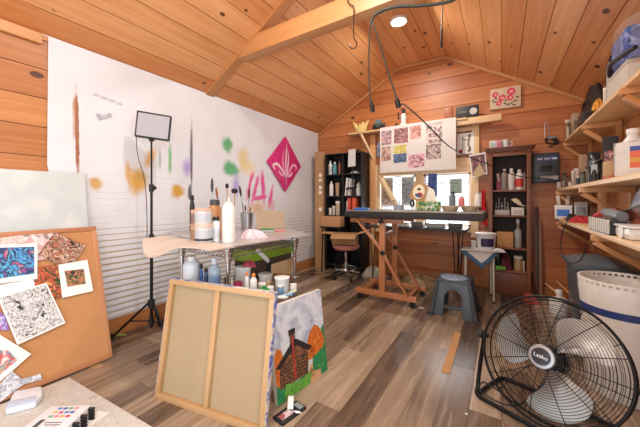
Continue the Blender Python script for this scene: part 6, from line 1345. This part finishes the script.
m = MB(); m.tube([PY(443, -33, 2.4), PY(442.5, 10, 2.4), PY(441.6, 30, 2.4)], .0045, 8); m.build('cord', M('4a4640', .5), t, world=True); m = MB(); m.tube([PY(441.8, 27, 2.4), PY(441.4, 48, 2.4)], [.006, .009], 8); m.build('plug', BLACK, t, world=True)
# ================================================================ magenta diamond painting on the left wall
dq = [PX(284.5, 136, XL+.045), PX(301.5, 161.5, XL+.045), PX(287.5, 191.5, XL+.045), PX(268, 167, XL+.045)]
cY = sum(p.y for p in dq)/4; cZ = sum(p.z for p in dq)/4; rv_, rh_ = (dq[0].z-dq[2].z)/2, (dq[1].y-dq[3].y)/2
t = thing('diamond_painting', 'magenta diamond shaped canvas with pale lily motif on the left wall', 'painting', (XL+.02, cY, cZ-rv_))
X0_ = XL+.040
m = MB(); m.prism([(cY, cZ+rv_), (cY+rh_, cZ), (cY, cZ-rv_), (cY-rh_, cZ)], XL+.016, X0_, 'yz'); m.build('canvas', art('magenta_wash', ['b0145c', 'd8307c', 'c01c68', 'e04a8c'], 7), t, .003, world=True)
def stroke(pts, w, nm, mt):
    m = MB(); sp_ = smooth([(0, a, b) for a, b in pts], 6); n = len(sp_); L, R_s = [], []
    for i, p in enumerate(sp_):
        d = (sp_[min(n-1, i+1)]-sp_[max(0, i-1)]).normalized(); nrm = Vector((0, -d.z, d.y)); ww = w*math.sin(PI*(.08+.84*i/(n-1)))
        L.append(p+nrm*ww); R_s.append(p-nrm*ww)
    def W(p): return (X0_+.0015, cY+p.y*rh_, cZ+p.z*rv_)
    vs = [W(p) for p in L]+[W(p) for p in R_s]; m.add(vs, [[i, i+1, n+i+1, n+i] for i in range(n-1)]); m.build(nm, mt, t, world=True)
LP = M('eeb0cc', .7); LW = M('f2d4e0', .7)
stroke([(.02, -.75), (.0, -.1), (.02, .35), (.06, .75)], .05, 'petal_stroke', LP); stroke([(.03, -.6), (.12, -.1), (.16, .25), (.10, .55)], .035, 'petal_stroke', LW); stroke([(.0, -.6), (-.14, -.1), (-.18, .2), (-.08, .5)], .03, 'petal_stroke', LP)
stroke([(.0, -.55), (-.2, -.25), (-.5, -.05), (-.72, -.12), (-.6, -.25)], .05, 'petal_stroke', LW); stroke([(.04, -.5), (.25, -.2), (.45, .0), (.66, -.05), (.6, -.2)], .05, 'petal_stroke', LP); stroke([(-.05, -.45), (-.3, -.38), (-.42, -.25)], .04, 'petal_stroke', LP); stroke([(.06, -.45), (.28, -.4), (.40, -.25)], .04, 'petal_stroke', LW)
# ================================================================ camera, light, world
cd = bpy.data.cameras.new('camera'); cam = bpy.data.objects.new('camera', cd); COL.objects.link(cam)
cam.location = (0, 0, H); cam.rotation_euler = (PI/2, 0, TH); cd.sensor_width = 36; cd.lens = S/640*36; cd.shift_y = -13.5/640; cd.clip_start = .02
sc.camera = cam
wd = bpy.data.worlds.new('World'); sc.world = wd; wd.use_nodes = True
bg = wd.node_tree.nodes['Background']; bg.inputs[0].default_value = (.84, .93, 1, 1); bg.inputs[1].default_value = 1.5
def area(name, loc, rot, sx, sy, power, col=(1, 1, 1)):
    l = bpy.data.lights.new(name, 'AREA'); l.shape = 'RECTANGLE'; l.size = sx; l.size_y = sy; l.energy = power; l.color = col
    o = bpy.data.objects.new(name, l); COL.objects.link(o); o.location = loc; o.rotation_euler = rot; return o
area('doorway_daylight', (-.85, YF-.15, 1.15), (PI/2, 0, 0), 2.6, 2.0, 34, (.84, .93, 1))
area('added_side_light', (XR+.12, (VY0+VY1)/2, (VZ0+VZ1)/2), (0, PI/2, 0), VZ1-VZ0, VY1-VY0, 48, (.84, .93, 1))  # lamp at the added side opening, out of view, brightens the left wall
area('window_daylight', ((WX0+WX1)/2, YB+.35, (WZ0+WZ1)/2), (-PI/2, 0, 0), WX1-WX0, WZ1-WZ0, 38, (.9, .96, 1))
for (x, y) in LAMPS:
    l = bpy.data.lights.new('ceiling_lamp', 'AREA'); l.shape = 'DISK'; l.size = .12; l.energy = 28; l.color = (1, .96, .90)
    o = bpy.data.objects.new('ceiling_lamp', l); COL.objects.link(o); o.location = (x, y, ZT-.02)
sc.view_settings.view_transform = 'Standard'; sc.view_settings.look = 'None'; sc.view_settings.gamma = 1; sc.view_settings.use_curve_mapping = False
sc.view_settings.exposure = -0.03
sc.cycles.use_denoising = True
sc.cycles.max_bounces = 8; sc.cycles.transparent_max_bounces = 16; sc.cycles.sample_clamp_indirect = 6
